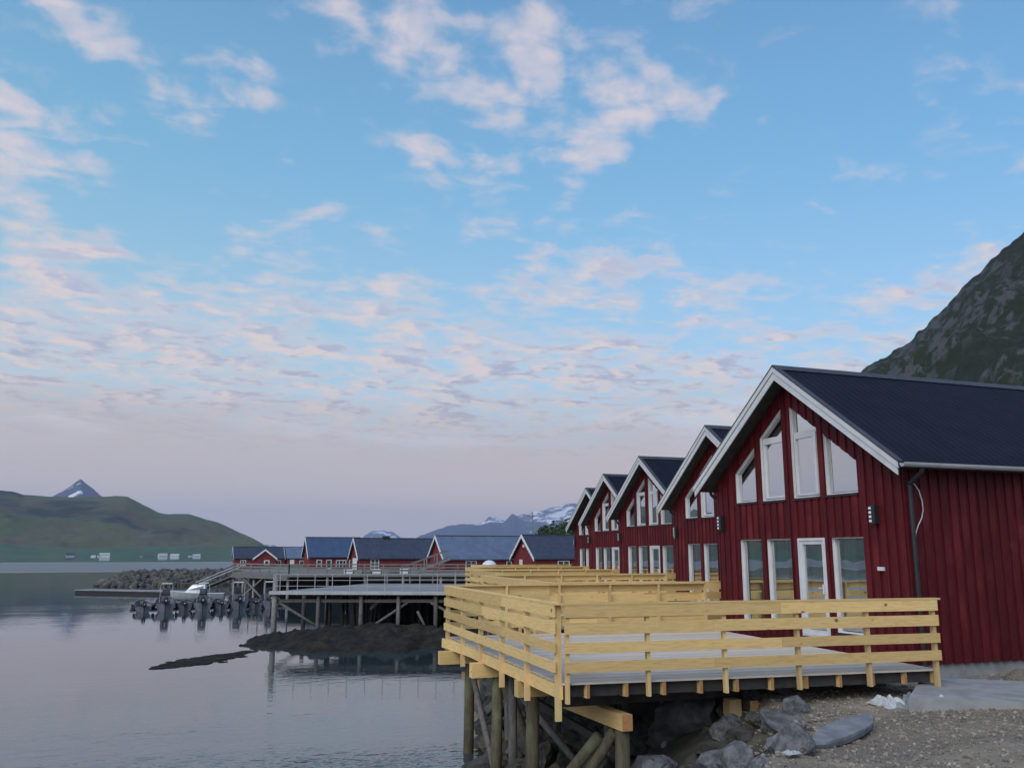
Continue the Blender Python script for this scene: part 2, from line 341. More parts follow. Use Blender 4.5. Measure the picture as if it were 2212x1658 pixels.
def build_ground():
    xs = rng(-60, -6, 4) + rng(-6, 24, .2) + rng(24, 150, 4) + [150]
    ys = rng(-30, 3, 3) + rng(3, 34, .2) + rng(34, 430, 3) + [430]
    vs = [(x, y, ground_z(x, y)) for y in ys for x in xs]; nx = len(xs); fs = []; mi = []
    for j in range(len(ys) - 1):
        for i in range(nx - 1):
            fs.append((j * nx + i, j * nx + i + 1, (j + 1) * nx + i + 1, (j + 1) * nx + i))
            t = xs[i] - lerp_pts(TOE, ys[j])
            mi.append(1 if t < 4.3 + .8 * fbm(xs[i] * .5, ys[j] * .5, 2) else (2 if ys[j] > 62 else 0))
    m = MB(); m.add(vs, fs); m.m = mi
    turf = pm('rough_turf', (0.06, 0.075, 0.035), (0.10, 0.095, 0.06), .6, .95, .6, bdist=.1)
    g = m.build('ground', [M_['gravel'], M_['rock_wet'], turf], smooth=True); tag(g, kind='structure'); return g
GROUND = build_ground()

def water_mat():
    m = bpy.data.materials.new('sea_water'); m.use_nodes = True; nt = m.node_tree; N = nt.nodes.new; L = nt.links.new
    b = nt.nodes['Principled BSDF']; b.inputs['Base Color'].default_value = (0.034, 0.052, 0.060, 1); b.inputs['IOR'].default_value = 1.40
    b.inputs['Specular IOR Level'].default_value = .85
    tc = N('ShaderNodeTexCoord')
    def noi(sc, stretch, d, rough=.55, dist=0.0):
        mp = N('ShaderNodeMapping'); mp.inputs['Scale'].default_value = stretch; mp.inputs['Rotation'].default_value = (0, 0, R(-22)); L(tc.outputs['Object'], mp.inputs[0])
        n = N('ShaderNodeTexNoise'); n.inputs['Scale'].default_value = sc; n.inputs['Detail'].default_value = d; n.inputs['Roughness'].default_value = rough
        n.inputs['Distortion'].default_value = dist; L(mp.outputs[0], n.inputs[0]); return n.outputs[0]
    def MR(x, a, b_, c, d, smooth=True):
        r = N('ShaderNodeMapRange'); r.interpolation_type = 'SMOOTHSTEP' if smooth else 'LINEAR'; L(x, r.inputs[0])
        for i, v in zip((1, 2, 3, 4), (a, b_, c, d)): r.inputs[i].default_value = v
        return r.outputs[0]
    def MA(op, a, b_, c=None):
        n = N('ShaderNodeMath'); n.operation = op
        for i, x in enumerate((a, b_, c)):
            if x is None: continue
            if isinstance(x, (int, float)): n.inputs[i].default_value = x
            else: L(x, n.inputs[i])
        return n.outputs[0]
    fine = MA('MULTIPLY_ADD', noi(3.0, (1, 1.7, 1), 2.5), .55, noi(1.05, (1, 1.9, 1), 2.5)); swell = noi(.26, (1, 1.7, 1), 2); patch = noi(.05, (1, 1.4, 1), 3)
    sep = N('ShaderNodeSeparateXYZ'); L(tc.outputs['Object'], sep.inputs[0])
    yy = MA('MULTIPLY_ADD', MA('SUBTRACT', noi(.006, (1, 1, 1), 3), .5), 60.0, sep.outputs[1])
    breeze = MA('MULTIPLY', MR(yy, 222, 246, 0, 1), MR(yy, 520, 450, 0, 1))       # a breeze streak across the fjord
    calm = MA('MULTIPLY', MR(patch, .40, .60, .30, 1.6), MR(sep.outputs[1], 14, 36, 1.0, .05))
    h = MA('ADD', MA('MULTIPLY', MA('MULTIPLY', fine, calm), .042), MA('MULTIPLY', swell, .0045))
    bp = N('ShaderNodeBump'); bp.inputs['Strength'].default_value = 1.0; bp.inputs['Distance'].default_value = 1.0
    L(h, bp.inputs['Height']); L(bp.outputs[0], b.inputs['Normal'])
    L(MA('MULTIPLY_ADD', breeze, .36, .010), b.inputs['Roughness'])
    return m
def build_water():
    S = 16000.0
    m = MB(); m.add([(-S, -S, 0), (S, -S, 0), (S, S, 0), (-S, S, 0)], [(0, 1, 2, 3)])
    tag(m.build('water', water_mat()), kind='structure')
build_water()

def az_el(u, v):
    a, e = sky_dir(u, v); return R(a) + HEAD, R(e)
def ridge(name, sky, d0, d1, d2, prof, mats, amp=6.0, ns=.004, step=12, rows=40, jag=0.0, slot=None, back=8, jscale=.05):
    """a ridge: its crest follows the skyline at d1 metres, the foot lies at d0, the far side falls to sea level at d2"""
    pts = sorted((az_el(u, v)) for u, v in sky)
    a0, a1 = pts[0][0], pts[-1][0]; n = max(20, int((a1 - a0) * 1925 / step)); vs = []; W = rows + back; mi = []
    for i in range(n + 1):
        a = a0 + (a1 - a0) * i / n
        e = lerp_pts(pts, a) + jag * fbm(i * jscale * step / 4, 1.7, 0, 6) / 1925.0
        sx, sy = math.sin(a), math.cos(a); h = max(0.5, HC + math.tan(e) * d1)
        for k in range(W + 1):
            if k <= rows:
                s = k / rows; d = d0 + (d1 - d0) * s; z = h * prof(s); w = math.sin(math.pi * min(1, s)) ** .7 if 0 < s < 1 else 0
            else:
                s2 = (k - rows) / back; d = d1 + (d2 - d1) * s2; z = h * (1 - s2) ** 1.4 - 6 * s2; w = .3 * (1 - s2)
            x, y = sx * d, sy * d; nz = fbm(x * ns, y * ns, 5.0, 6)
            z2 = z + amp * nz * w
            if k < rows: z2 = min(z2, (h * 1.0) * d / d1 * .985) if k > 0 else -1.5
            vs.append((x, y, z2))
    fs = []
    for i in range(n):
        for k in range(W):
            q = i * (W + 1) + k; fs.append((q, q + W + 1, q + W + 2, q + 1))
            mi.append(slot(k / rows) if slot else 0)
    m = MB(); m.add(vs, fs); m.m = mi
    o = m.build(name, mats, smooth=True); tag(o, kind='structure'); return o
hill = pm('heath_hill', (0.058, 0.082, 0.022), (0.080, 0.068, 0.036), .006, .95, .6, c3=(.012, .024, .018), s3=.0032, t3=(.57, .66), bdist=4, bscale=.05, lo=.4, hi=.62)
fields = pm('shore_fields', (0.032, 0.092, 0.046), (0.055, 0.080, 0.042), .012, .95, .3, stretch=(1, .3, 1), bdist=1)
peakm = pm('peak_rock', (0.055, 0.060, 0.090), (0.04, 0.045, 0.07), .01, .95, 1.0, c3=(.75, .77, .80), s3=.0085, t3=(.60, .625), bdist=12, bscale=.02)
bluem = pm('haze_tinted_slope', (0.030, 0.042, 0.075), (0.042, 0.052, 0.085), .006, .95, 1.0, c3=(.70, .72, .76), s3=.005, t3=(.68, .70), bdist=12, bscale=.02)  # blue of the distant haze is partly put into this rock colour
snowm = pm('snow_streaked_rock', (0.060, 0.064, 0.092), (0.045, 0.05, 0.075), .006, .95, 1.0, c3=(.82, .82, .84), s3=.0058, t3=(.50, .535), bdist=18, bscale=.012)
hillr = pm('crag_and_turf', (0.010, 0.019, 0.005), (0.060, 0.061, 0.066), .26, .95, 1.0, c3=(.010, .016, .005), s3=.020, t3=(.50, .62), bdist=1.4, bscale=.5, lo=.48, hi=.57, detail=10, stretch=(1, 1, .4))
def lin(s): return s
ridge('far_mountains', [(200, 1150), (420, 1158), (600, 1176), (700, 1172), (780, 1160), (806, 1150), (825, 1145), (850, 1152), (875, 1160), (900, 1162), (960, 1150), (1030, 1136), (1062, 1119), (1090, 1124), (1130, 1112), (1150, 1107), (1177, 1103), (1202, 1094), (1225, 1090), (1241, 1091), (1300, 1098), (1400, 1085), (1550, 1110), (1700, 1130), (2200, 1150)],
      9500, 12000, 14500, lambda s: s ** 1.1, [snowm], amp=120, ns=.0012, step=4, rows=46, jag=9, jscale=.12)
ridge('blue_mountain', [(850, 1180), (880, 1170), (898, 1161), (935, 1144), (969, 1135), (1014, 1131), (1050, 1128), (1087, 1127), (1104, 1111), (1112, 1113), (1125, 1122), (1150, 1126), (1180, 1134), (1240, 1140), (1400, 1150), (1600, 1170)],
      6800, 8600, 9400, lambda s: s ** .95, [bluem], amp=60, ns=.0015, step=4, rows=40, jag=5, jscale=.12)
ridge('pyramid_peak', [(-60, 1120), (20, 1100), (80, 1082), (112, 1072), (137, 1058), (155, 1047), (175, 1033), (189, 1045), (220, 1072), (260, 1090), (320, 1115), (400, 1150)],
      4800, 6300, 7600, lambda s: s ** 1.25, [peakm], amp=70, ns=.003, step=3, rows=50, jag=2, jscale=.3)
def prof_hill(s):
    return .075 * (s / .3) if s < .3 else .075 + .925 * ((s - .3) / .7) ** .92
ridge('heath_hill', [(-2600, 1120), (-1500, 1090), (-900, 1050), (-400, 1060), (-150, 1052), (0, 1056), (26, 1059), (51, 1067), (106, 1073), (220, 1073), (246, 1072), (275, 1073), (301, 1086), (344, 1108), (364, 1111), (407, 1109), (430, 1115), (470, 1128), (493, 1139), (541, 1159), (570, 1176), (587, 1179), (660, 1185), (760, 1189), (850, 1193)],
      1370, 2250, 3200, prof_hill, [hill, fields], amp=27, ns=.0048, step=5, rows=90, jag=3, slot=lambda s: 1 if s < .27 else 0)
ridge('crag_hillside', [(1080, 1186), (1120, 1170), (1165, 1152), (1200, 1136), (1235, 1124), (1300, 1104), (1450, 1040), (1560, 985), (1700, 893), (1800, 832), (1865, 799), (1905, 775), (1960, 738), (2030, 672), (2100, 602), (2160, 545), (2211, 500), (2300, 415), (2500, 310), (2900, 230), (3600, 330), (5200, 560)],
      150, 420, 620, lambda s: s ** 1.15, [hillr], amp=18, ns=.030, step=5, rows=130, jag=7, jscale=.22)

def build_haze():
    m = MB(); S = 16500; m.box(-S, S, -S, S, -4.2, 760)
    hm = bpy.data.materials.new('thin_haze'); hm.use_nodes = True; nt = hm.node_tree; nt.nodes.clear()
    o = nt.nodes.new('ShaderNodeOutputMaterial'); v = nt.nodes.new('ShaderNodeVolumePrincipled')
    v.inputs['Color'].default_value = (0.58, 0.70, 1.0, 1); v.inputs['Density'].default_value = HAZE; v.inputs['Anisotropy'].default_value = 0.0
    nt.links.new(v.outputs[0], o.inputs['Volume'])
    h = m.build('haze', hm); tag(h, kind='stuff'); return h
HAZE = 0.8e-4
build_haze()

# ------------------------------------------------------------------ red cabins
ZD = 2.35                                                     # level of the terraces
CABINS = [(12.78, 16.37, 0.0), (16.55, 25.1, -.03), (19.03, 34.3, -.03), (21.45, 42.75, -.035), (24.86, 52.3, -.035)]
HW = 3.11; DEPTH = 11.5; SL = .70
def roof_z(y): return 5.97 - SL * abs(y)
def wall_top(y): return roof_z(y) - .17
# openings on the facade: polygon as (y, z) left edge (high y) to right edge; upper lights have raking heads
UP = [((2.35, 3.06, 3.77), (1.49, 3.06, 4.37)), ((1.29, 3.05, 4.52), (.42, 3.05, 5.13)), ((.15, 3.05, 5.13), (-.73, 3.05, 4.52)), ((-.93, 3.06, 4.37), (-1.88, 3.06, 3.71))]
LOW = [((2.26, .27, 2.18), (1.39, .27, 2.18)), ((1.21, .27, 2.18), (.31, .27, 2.18)), ((.07, .13, 2.18), (-.82, .13, 2.18)), ((-1.0, .27, 2.18), (-1.93, .27, 2.18))]
OPEN = UP + LOW
ZB = -.13
def solids(ya, yb):
    """solid trapezoids of the facade between ya < yb (no break inside): list of ((za0, za1), (zb0, zb1))"""
    ym = (ya + yb) / 2; cuts = []
    for (yl, l0, l1), (yr, r0, r1) in OPEN:
        if yr - 1e-6 <= ya and yb <= yl + 1e-6:
            g = lambda y: ((y - yr) / (yl - yr))
            f0 = lambda y: r0 + (l0 - r0) * g(y); f1 = lambda y: r1 + (l1 - r1) * g(y)
            cuts.append(((f0(ya), f1(ya)), (f0(yb), f1(yb))))
    cuts.sort(key=lambda c: c[0][0]); res = []; pa, pb = ZB, ZB
    for (a0, a1), (b0, b1) in cuts: res.append(((pa, a0), (pb, b0))); pa, pb = a1, b1
    res.append(((pa, wall_top(ya)), (pb, wall_top(yb)))); return res
BREAKS = sorted({-HW, 0.0, HW} | {round(q[0], 4) for o in OPEN for q in o})
def facade_pieces(m, y0, y1, x0, x1):
    ys = sorted({y0, y1} | {b for b in BREAKS if y0 < b < y1})
    for ya, yb in zip(ys[:-1], ys[1:]):
        for (a0, a1), (b0, b1) in solids(ya, yb):
            m.hexa([(x0, ya, a0), (x1, ya, a0), (x1, yb, b0), (x0, yb, b0)], [(x0, ya, a1), (x1, ya, a1), (x1, yb, b1), (x0, yb, b1)])
def inset(poly, d):
    """inset a convex (y, z) polygon by d"""
    n = len(poly); res = []; c = (sum(p[0] for p in poly) / n, sum(p[1] for p in poly) / n)
    lines = []
    for i in range(n):
        (x0, y0), (x1, y1) = poly[i], poly[(i + 1) % n]; L = math.hypot(x1 - x0, y1 - y0); nx, ny = -(y1 - y0) / L, (x1 - x0) / L
        if (c[0] - x0) * nx + (c[1] - y0) * ny < 0: nx, ny = -nx, -ny
        lines.append((nx, ny, nx * x0 + ny * y0 + d))
    for i in range(n):
        a, b = lines[i - 1], lines[i]; det = a[0] * b[1] - a[1] * b[0]
        res.append(((a[2] * b[1] - a[1] * b[2]) / det, (a[0] * b[2] - a[2] * b[0]) / det))
    return res
def frame(m, poly, w, x0, x1):
    q = inset(poly, w); n = len(poly)
    for i in range(n):
        j = (i + 1) % n
        m.hexa([(x0, *poly[i]), (x0, *poly[j]), (x0, *q[j]), (x0, *q[i])], [(x1, *poly[i]), (x1, *poly[j]), (x1, *q[j]), (x1, *q[i])])
    return q
def build_cabin(label):
    h = thing('red_cabin', label, 'cabin', group='row of red gabled cabins')
    # concrete footing, under-boarding, cover boards
    MB().box(.05, DEPTH - .05, -HW + .05, HW - .05, -.95, ZB).build('foundation', M_['concrete'], h)
    m = MB()
    facade_pieces(m, -HW, HW, 0.0, .10)
    for sy in (-1, 1):
        y0, y1 = (-HW, -HW + .1) if sy < 0 else (HW - .1, HW)
        m.box(.10, DEPTH, y0, y1, ZB, wall_top(HW))
    m.prism([(DEPTH - .1, -HW + .1, ZB), (DEPTH - .1, HW - .1, ZB), (DEPTH - .1, HW - .1, wall_top(HW)), (DEPTH - .1, 0, wall_top(0)), (DEPTH - .1, -HW + .1, wall_top(HW))], (.1, 0, 0))
    wall = m.build('wall', M_['red'], h)
    P = .2393; nb = 26
    for k in range(nb):
        yc = -HW + P / 2 + k * P; y0, y1 = yc - .074, yc + .074
        ys = sorted({y0, y1} | {b for b in BREAKS if y0 < b < y1}); groups = []          # each: list of (ya, yb, piece)
        for ya, yb in zip(ys[:-1], ys[1:]):
            for pc in solids(ya, yb):
                hit = [g for g in groups if any(abs(q[1] - ya) < 1e-6 and q[2][1][1] > pc[0][0] + .01 and q[2][1][0] < pc[0][1] - .01 for q in g)]
                new = [(ya, yb, pc)]
                for g in hit: new = g + new; groups.remove(g)
                groups.append(new)
        for g in groups:
            m = MB()
            for ya, yb, ((a0, a1), (b0, b1)) in g:
                m.hexa([(-.024, ya, a0), (-.001, ya, a0), (-.001, yb, b0), (-.024, yb, b0)], [(-.024, ya, a1), (-.001, ya, a1), (-.001, yb, b1), (-.024, yb, b1)])
            m.build('board', M_['red'], wall)
    for sy in (-1, 1):
        y0, y1 = (-HW - .024, -HW - .001) if sy < 0 else (HW + .001, HW + .024)
        me = MB().box(-.074, .074, y0, y1, ZB - .02, wall_top(HW) - .02).mesh('board', M_['red'])
        for k in range(int((DEPTH - .3) / P)): link('board', me, wall, (.20 + k * P, 0, 0))
        MB().box(-.024, .09, min(y0, y1), max(y0, y1), ZB - .02, wall_top(HW) - .02).build('corner_board', M_['red'], wall)
    # windows and the terrace door, set back behind the boarding
    for idx, ((yl, l0, l1), (yr, r0, r1)) in enumerate(OPEN):
        door = idx == 6
        w = thing_part('door' if door else 'window', h)
        poly = [(yr, r0), (yl, l0), (yl, l1), (yr, r1)]
        m = MB(); q = frame(m, poly, .030 if not door else .055, (.048 if not door else -.036), .125)
        if not door: frame(m, poly, .010, .012, .048)           # white lining of the reveal
        if idx in (1, 2):                                     # transom under the raking light
            zt = 4.46; m.box(.060, .115, yr + .048, yl - .048, zt - .05, zt + .05)
            low = [(yr + .055, r0 + .055), (yl - .055, l0 + .055), (yl - .055, zt - .05), (yr + .055, zt - .05)]
            frame(m, low, .045, .055, .10)
        if door: frame(m, q, .075, -.012, .075)
        m.build('frame', M_['white'], w)
        MB().prism([(.098 if not door else .03, *p) for p in inset(poly, .045)], (.010, 0, 0)).build('pane', M_['glass'] if idx < 4 else M_['glass_low'], w)
        MB().box(-.05, .04, yr - .02, yl + .02, l0 - .05, l0 - .018).build('sill', M_['black'], w)
        if door:
            m = MB(); m.box(-.05, -.012, yr + .095, yr + .135, 1.02, 1.22); m.cyl((-.06, yr + .115, 1.14), (-.06, yr + .24, 1.14), .011, n=8); m.build('handle', M_['white'], w)
        if idx == 2:                                          # sash hung slightly open
            m = MB(); m.box(-.06, .03, yr - .03, yr + .04, 3.12, 4.44); m.build('sash', M_['white'], w)
        # curtains drawn to the sides
        if idx >= 4:
            m = MB(); ww = yl - yr; spans = [(yr + ww * .62, yl)] if idx != 6 else [(yr, yl)]
            for a, b in spans:
                n = 20; vs = []
                for i in range(n + 1):
                    y = a + (b - a) * i / n; x = .30 + .035 * math.sin(i * 1.9)
                    vs += [(x, y, .3), (x + .004, y, 2.2)]
                m.add(vs, [(2 * i, 2 * i + 2, 2 * i + 3, 2 * i + 1) for i in range(n)])
            m.build('curtain', M_['curtain'], w)
    m = MB(); m.box(.10, 4.0, -HW + .1, HW - .1, .02, .10); m.box(.10, 4.0, -HW + .1, HW - .1, 2.45, 2.75); m.prism([(4.0, -HW + .11, .02), (4.0, HW - .11, .02), (4.0, HW - .11, wall_top(HW) - .1), (4.0, 0, wall_top(0) - .2), (4.0, -HW + .11, wall_top(HW) - .1)], (.1, 0, 0))
    m.box(1.6, 2.5, -1.6, -.3, .72, .78); m.box(1.9, 2.2, -1.1, -.8, .10, .72); m.box(1.0, 1.5, .6, 2.2, .10, .55); m.box(.9, 1.0, .6, 2.2, .10, .95)
    m.build('interior', M_['room'], h)
    # roof: ribbed metal sheets on both slopes
    x0, x1 = -.47, DEPTH + .4; m = MB(); YE = 3.5
    for sy in (-1, 1):
        def pt(x, y, dz): return (x, sy * y, roof_z(y) + dz)
        m.hexa([pt(x0, 0, -.10), pt(x1, 0, -.10), pt(x1, YE, -.10), pt(x0, YE, -.10)], [pt(x0, 0, 0), pt(x1, 0, 0), pt(x1, YE, 0), pt(x0, YE, 0)])
        nr = int((x1 - x0) / .2)
        for k in range(1, nr):
            x = x0 + k * .2
            m.hexa([pt(x - .022, .12, -.002), pt(x + .022, .12, -.002), pt(x + .022, YE + .015, -.002), pt(x - .022, YE + .015, -.002)],
                   [pt(x - .012, .12, .013), pt(x + .012, .12, .013), pt(x + .012, YE + .015, .013), pt(x - .012, YE + .015, .013)])
    roof = m.build('roof', M_['roof'], h)
    m = MB(); m.prism([(x0 - .03, -.16, roof_z(.16) + .03), (x0 - .03, 0, 6.02), (x0 - .03, .16, roof_z(.16) + .03), (x0 - .03, 0, 5.98)], (x1 - x0 + .06, 0, 0)); m.build('ridge_cap', M_['roof_trim'], roof)
    for sy in (-1, 1):
        m = MB()
        def p2(x, y, dz): return (x, sy * y, roof_z(y) + dz)
        m.hexa([p2(x0 - .035, 0, .0), p2(x0 + .10, 0, .0), p2(x0 + .10, YE + .01, .0), p2(x0 - .035, YE + .01, .0)], [p2(x0 - .035, 0, .035), p2(x0 + .10, 0, .035), p2(x0 + .10, YE + .01, .035), p2(x0 - .035, YE + .01, .035)])
        m.build('verge_flashing', M_['roof_trim'], roof)
        # barge boards: wide lower board and a narrower cover board above, a shadow gap between
        m = MB(); m.hexa([p2(x0 - .005, .0, -.30), p2(x0 + .02, .0, -.30), p2(x0 + .02, YE - .03, -.27), p2(x0 - .005, YE - .03, -.27)], [p2(x0 - .005, .0, -.13), p2(x0 + .02, .0, -.13), p2(x0 + .02, YE - .03, -.13), p2(x0 - .005, YE - .03, -.13)])
        m.build('barge_board', M_['white'], h)
        m = MB(); m.hexa([p2(x0 - .03, .0, -.118), p2(x0 + .018, .0, -.118), p2(x0 + .018, YE, -.118), p2(x0 - .03, YE, -.118)], [p2(x0 - .03, .0, -.005), p2(x0 + .018, .0, -.005), p2(x0 + .018, YE, -.005), p2(x0 - .03, YE, -.005)])
        m.build('cover_board', M_['white'], h)
        m = MB(); m.hexa([p2(x0 + .022, .02, -.14), p2(x1, .02, -.14), p2(x1, YE - .02, -.14), p2(x0 + .022, YE - .02, -.14)], [p2(x0 + .022, .02, -.104), p2(x1, .02, -.104), p2(x1, YE - .02, -.104), p2(x0 + .022, YE - .02, -.104)])
        m.build('soffit', M_['dark_timber'], h)
        # gutter and downpipe
        m = MB(); zg = roof_z(YE) - .03; ring = [(YE + .065 * (1 - math.cos(t)) - .005, zg - .075 * math.sin(t)) for t in [math.pi * i / 8 for i in range(9)]]
        ring2 = [(y * 1.0 + (.004 if i < 4 else -.004), z + .006) for i, (y, z) in enumerate(ring)]
        poly = ring + ring2[::-1]
        m.loft([[(x, sy * y, z) for y, z in poly] for x in (x0 + .03, x1)], closed=True, caps=True); m.build('gutter', M_['gutter'], h)
        m = MB(); m.tube([(.05, sy * (YE + .05), zg - .07), (.05, sy * (YE + .02), zg - .16), (.05, sy * (HW + .09), zg - .36), (.05, sy * (HW + .09), -.55), (.05, sy * (HW + .22), -.66)], .04, 10); m.build('downpipe', M_['black'], h, smooth=False)
    # wall lamps with four bright slits
    for yl in (-2.36, 2.94):
        w = thing_part('wall_lamp', h)
        MB().box(-.135, -.026, yl - .075, yl + .075, 2.42, 2.78).build('lamp_body', M_['black'], w)
        for k in range(4): MB().box(-.138, -.03, yl + .012, yl + .079, 2.455 + k * .082, 2.500 + k * .082).build('lamp_slit', M_['slit'], w)
    MB().box(-.07, -.026, -2.49, -2.33, 1.53, 1.60).build('outlet_box', M_['white'], h)
    return h
def thing_part(name, parent):
    o = bpy.data.objects.new(name, None); COL.objects.link(o); o.parent = parent; o.empty_display_size = .1; return o

CAB_LABELS = ['nearest and largest red timber cabin with dark roof and gabled window wall', 'second red cabin in the row, partly behind the nearest one',
              'third red cabin in the row with white raked gable windows', 'fourth red cabin in the row, its gable half hidden', 'farthest and smallest red cabin at the end of the row']
cab0 = build_cabin(CAB_LABELS[0])
# loose white cable on the side wall of the nearest cabin only
def build_cable():
    m = MB(); pts = [(.06, -3.17, 3.18), (.16, -3.20, 3.14), (.26, -3.20, 3.02), (.33, -3.19, 2.82), (.345, -3.18, 2.66), (.30, -3.17, 2.50), (.20, -3.17, 2.36), (.14, -3.16, 2.22), (.12, -3.16, 2.08)]
    m.tube(pts, .011, 6); return m.mesh('cable', M_['plastic_white'])
ch = children_of()
for i, (x, y, rz) in enumerate(CABINS):
    c = cab0 if i == 0 else copy_tree(cab0, ch)
    c.location = (x, y, ZD); c.rotation_euler = (0, 0, rz); c['label'] = CAB_LABELS[i]
link('cable', build_cable(), cab0)

# ------------------------------------------------------------------ timber terraces
NO, NI, FO, FI = Vector((-7.40, -3.93, 0)), Vector((-.97, -4.52, 0)), Vector((-6.84, 3.82, 0)), Vector((-.07, 3.66, 0))
def build_terrace(label):
    t = thing('terrace', label, 'terrace', group='timber terraces on piles')
    nb = 62; g = .004
    def at(a, b): # a along the width 0..1 from near to far, b from outer to inner
        return (NO.lerp(FO, a)).lerp(NI.lerp(FI, a), b)
    for k in range(nb):
        a0, a1 = k / nb + .0007, (k + 1) / nb - .0007; j = rnd.uniform(-.012, .012)
        c = [at(a0, 0), at(a0, 1), at(a1, 1), at(a1, 0)]; c[0] += Vector((j, 0, 0)); c[3] += Vector((j, 0, 0))
        dz = Vector((0, 0, rnd.uniform(-.002, .002))); c = [v + dz for v in c]
        m = MB(); m.hexa([v + Vector((0, 0, -.028)) for v in c], c); m.build('deck_board', M_['deckb'], t)
    # joists (their sawn ends show under the front edge), rim board, pile caps
    xs = [-7.0 + .605 * k for k in range(10)] + [-1.0]
    for x in xs:
        b = (x + 7.4) / 6.8; p = at(0, min(1, b)); q = at(1, min(1, b)); p.x = q.x = x
        z0, z1 = -.225, -.03
        m = MB(); m.box(x - .024, x + .024, p.y + .015, q.y - .03, z0, z1); m.box(x - .0235, x + .0235, p.y + .008, p.y + .0149, z0 + .001, z1 - .001, 1)
        m.build('joist', [M_['wood_y'], M_['end']], t)
    d = (FO - NO).normalized(); nrm = Vector((-d.y, d.x, 0)); 
    if nrm.x > 0: nrm = -nrm
    m = MB(); m.beam(NO + d * .02 + nrm * .002 + Vector((0, 0, -.135)), FO - d * .02 + nrm * .002 + Vector((0, 0, -.135)), .036, .19); m.build('rim_board', M_['wood_y'], t)
    for yb in (-1.75, .75, 3.0):
        m = MB(); m.box(-7.30, -1.05, yb - .09, yb + .09, -.50, -.229); m.build('pile_cap', M_['wood_x'], t)
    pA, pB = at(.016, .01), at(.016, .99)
    m = MB(); m.beam(pA + Vector((0, 0, -.127)), pB + Vector((0, 0, -.127)), .03, .17); m.build('shade_strip', M_['dark_timber'], t)  # dark strip added to stand in for the shadow behind the joist ends
    m = MB(); m.box(-7.15, -.9, -3.25, -3.10, -.45, -.229); m.build('cross_beam', M_['dark_timber'], t)
    m = MB(); m.box(-6.42, -6.25, -3.88, -1.3, -.735, -.502); m.box(-6.419, -6.251, -3.887, -3.881, -.734, -.503, 1); m.build('lower_beam', [M_['wood_y'], M_['end']], t)
    m = MB(); m.box(-4.05, -3.90, -3.70, -2.2, -.62, -.452); m.box(-4.049, -3.901, -3.707, -3.701, -.619, -.453, 1); m.build('stub_beam', [M_['dark_timber'], M_['end']], t)
    # round piles and raking braces
    for (px, py, top, r) in [(-7.0, -1.75, -.5, .135), (-6.75, .75, -.5, .125), (-6.6, 3.0, -.5, .13), (-6.34, -3.72, -.735, .135), (-4.2, .75, -.5, .12), (-4.0, 3.0, -.5, .12), (-1.9, .75, -.5, .12), (-1.9, 3.0, -.5, .12), (-4.6, -1.75, -.5, .12)]:
        m = MB(); m.cyl((px, py, top), (px + rnd.uniform(-.05, .05), py, -3.9), r * .82, r * .90, 14); m.build('pile', M_['pile'], t, smooth=True)
    MB().cyl((-4.95, -2.5, -.24), (-4.95, -2.5, -2.6), .045, .045, 10).build('pipe', M_['oldwood'], t, smooth=True)
    MB().box(-4.3, -4.09, -3.52, -3.31, -1.25, -.452).build('square_post', M_['wood_z'], t)
    for (p, q, r) in [((-6.70, .62, -.48), (-6.35, -1.1, -2.6), .115), ((-6.42, -3.60, -.78), (-7.05, -2.65, -2.4), .10), ((-6.6, -3.45, -.86), (-7.3, -2.3, -2.35), .105), ((-4.5, -3.2, -.95), (-5.3, -3.4, -2.1), .13)]:
        m = MB(); m.cyl(p, q, r * .85, r * .9, 12); m.build('brace', M_['pile'], t, smooth=True)
    for (px, py, top) in [(-6.9, -.5, -.24), (-6.2, 1.7, -.24), (-5.6, -1.75, -.5), (-5.5, .75, -.5), (-5.2, 3.0, -.5), (-5.75, -2.6, -.24), (-3.2, -1.75, -.5), (-3.0, .75, -.5)]:
        m = MB(); m.cyl((px, py, top), (px + rnd.uniform(-.08, .08), py + rnd.uniform(-.08, .08), -3.9), .075, .085, 10); m.build('pile', M_['oldwood_dark'], t, smooth=True)
    for (p, q) in [((-6.9, -.5, -.5), (-5.6, -1.75, -2.3)), ((-5.5, .75, -.55), (-6.9, .75, -2.4)), ((-6.6, 2.9, -.6), (-6.8, .8, -2.2)), ((-4.2, .7, -.6), (-5.6, -1.7, -2.1)), ((-5.2, 2.9, -.6), (-4.0, 1.0, -2.0))]:
        m = MB(); m.cyl(p, q, .06, .065, 9); m.build('brace', M_['oldwood_dark'], t, smooth=True)
    m = MB(); m.beam((-6.9, -.6, -.55), (-4.7, -2.6, -1.95), .14, .12); m.build('diagonal_brace', M_['dark_timber'], t)
    # railing on three sides: posts, four boards, a cap
    rails = [(1.02, .175), (.775, .17), (.50, .15), (.23, .155)]
    def side(A, B, npost, mat, drop, first=True, last=True):
        d = (B - A).normalized(); n = Vector((d.y, -d.x, 0))
        mid = (NO + FI) / 2
        if (A + n - mid).length < (A - mid).length: n = -n
        L = (B - A).length
        for i in range(npost):
            if (i == 0 and not first) or (i == npost - 1 and not last): continue
            s = .06 + (L - .12) * i / (npost - 1); c = A + d * s - n * .004
            low = -drop if i not in (0, npost - 1) else -drop - .06
            m = MB(); m.beam(c + n * .050 + Vector((0, 0, low)), c + n * .050 + Vector((0, 0, 1.105)), .048, .092, up=tuple(n)); m.build('post', M_['wood_z'], t)
        split = .37 if L > 6 else .5
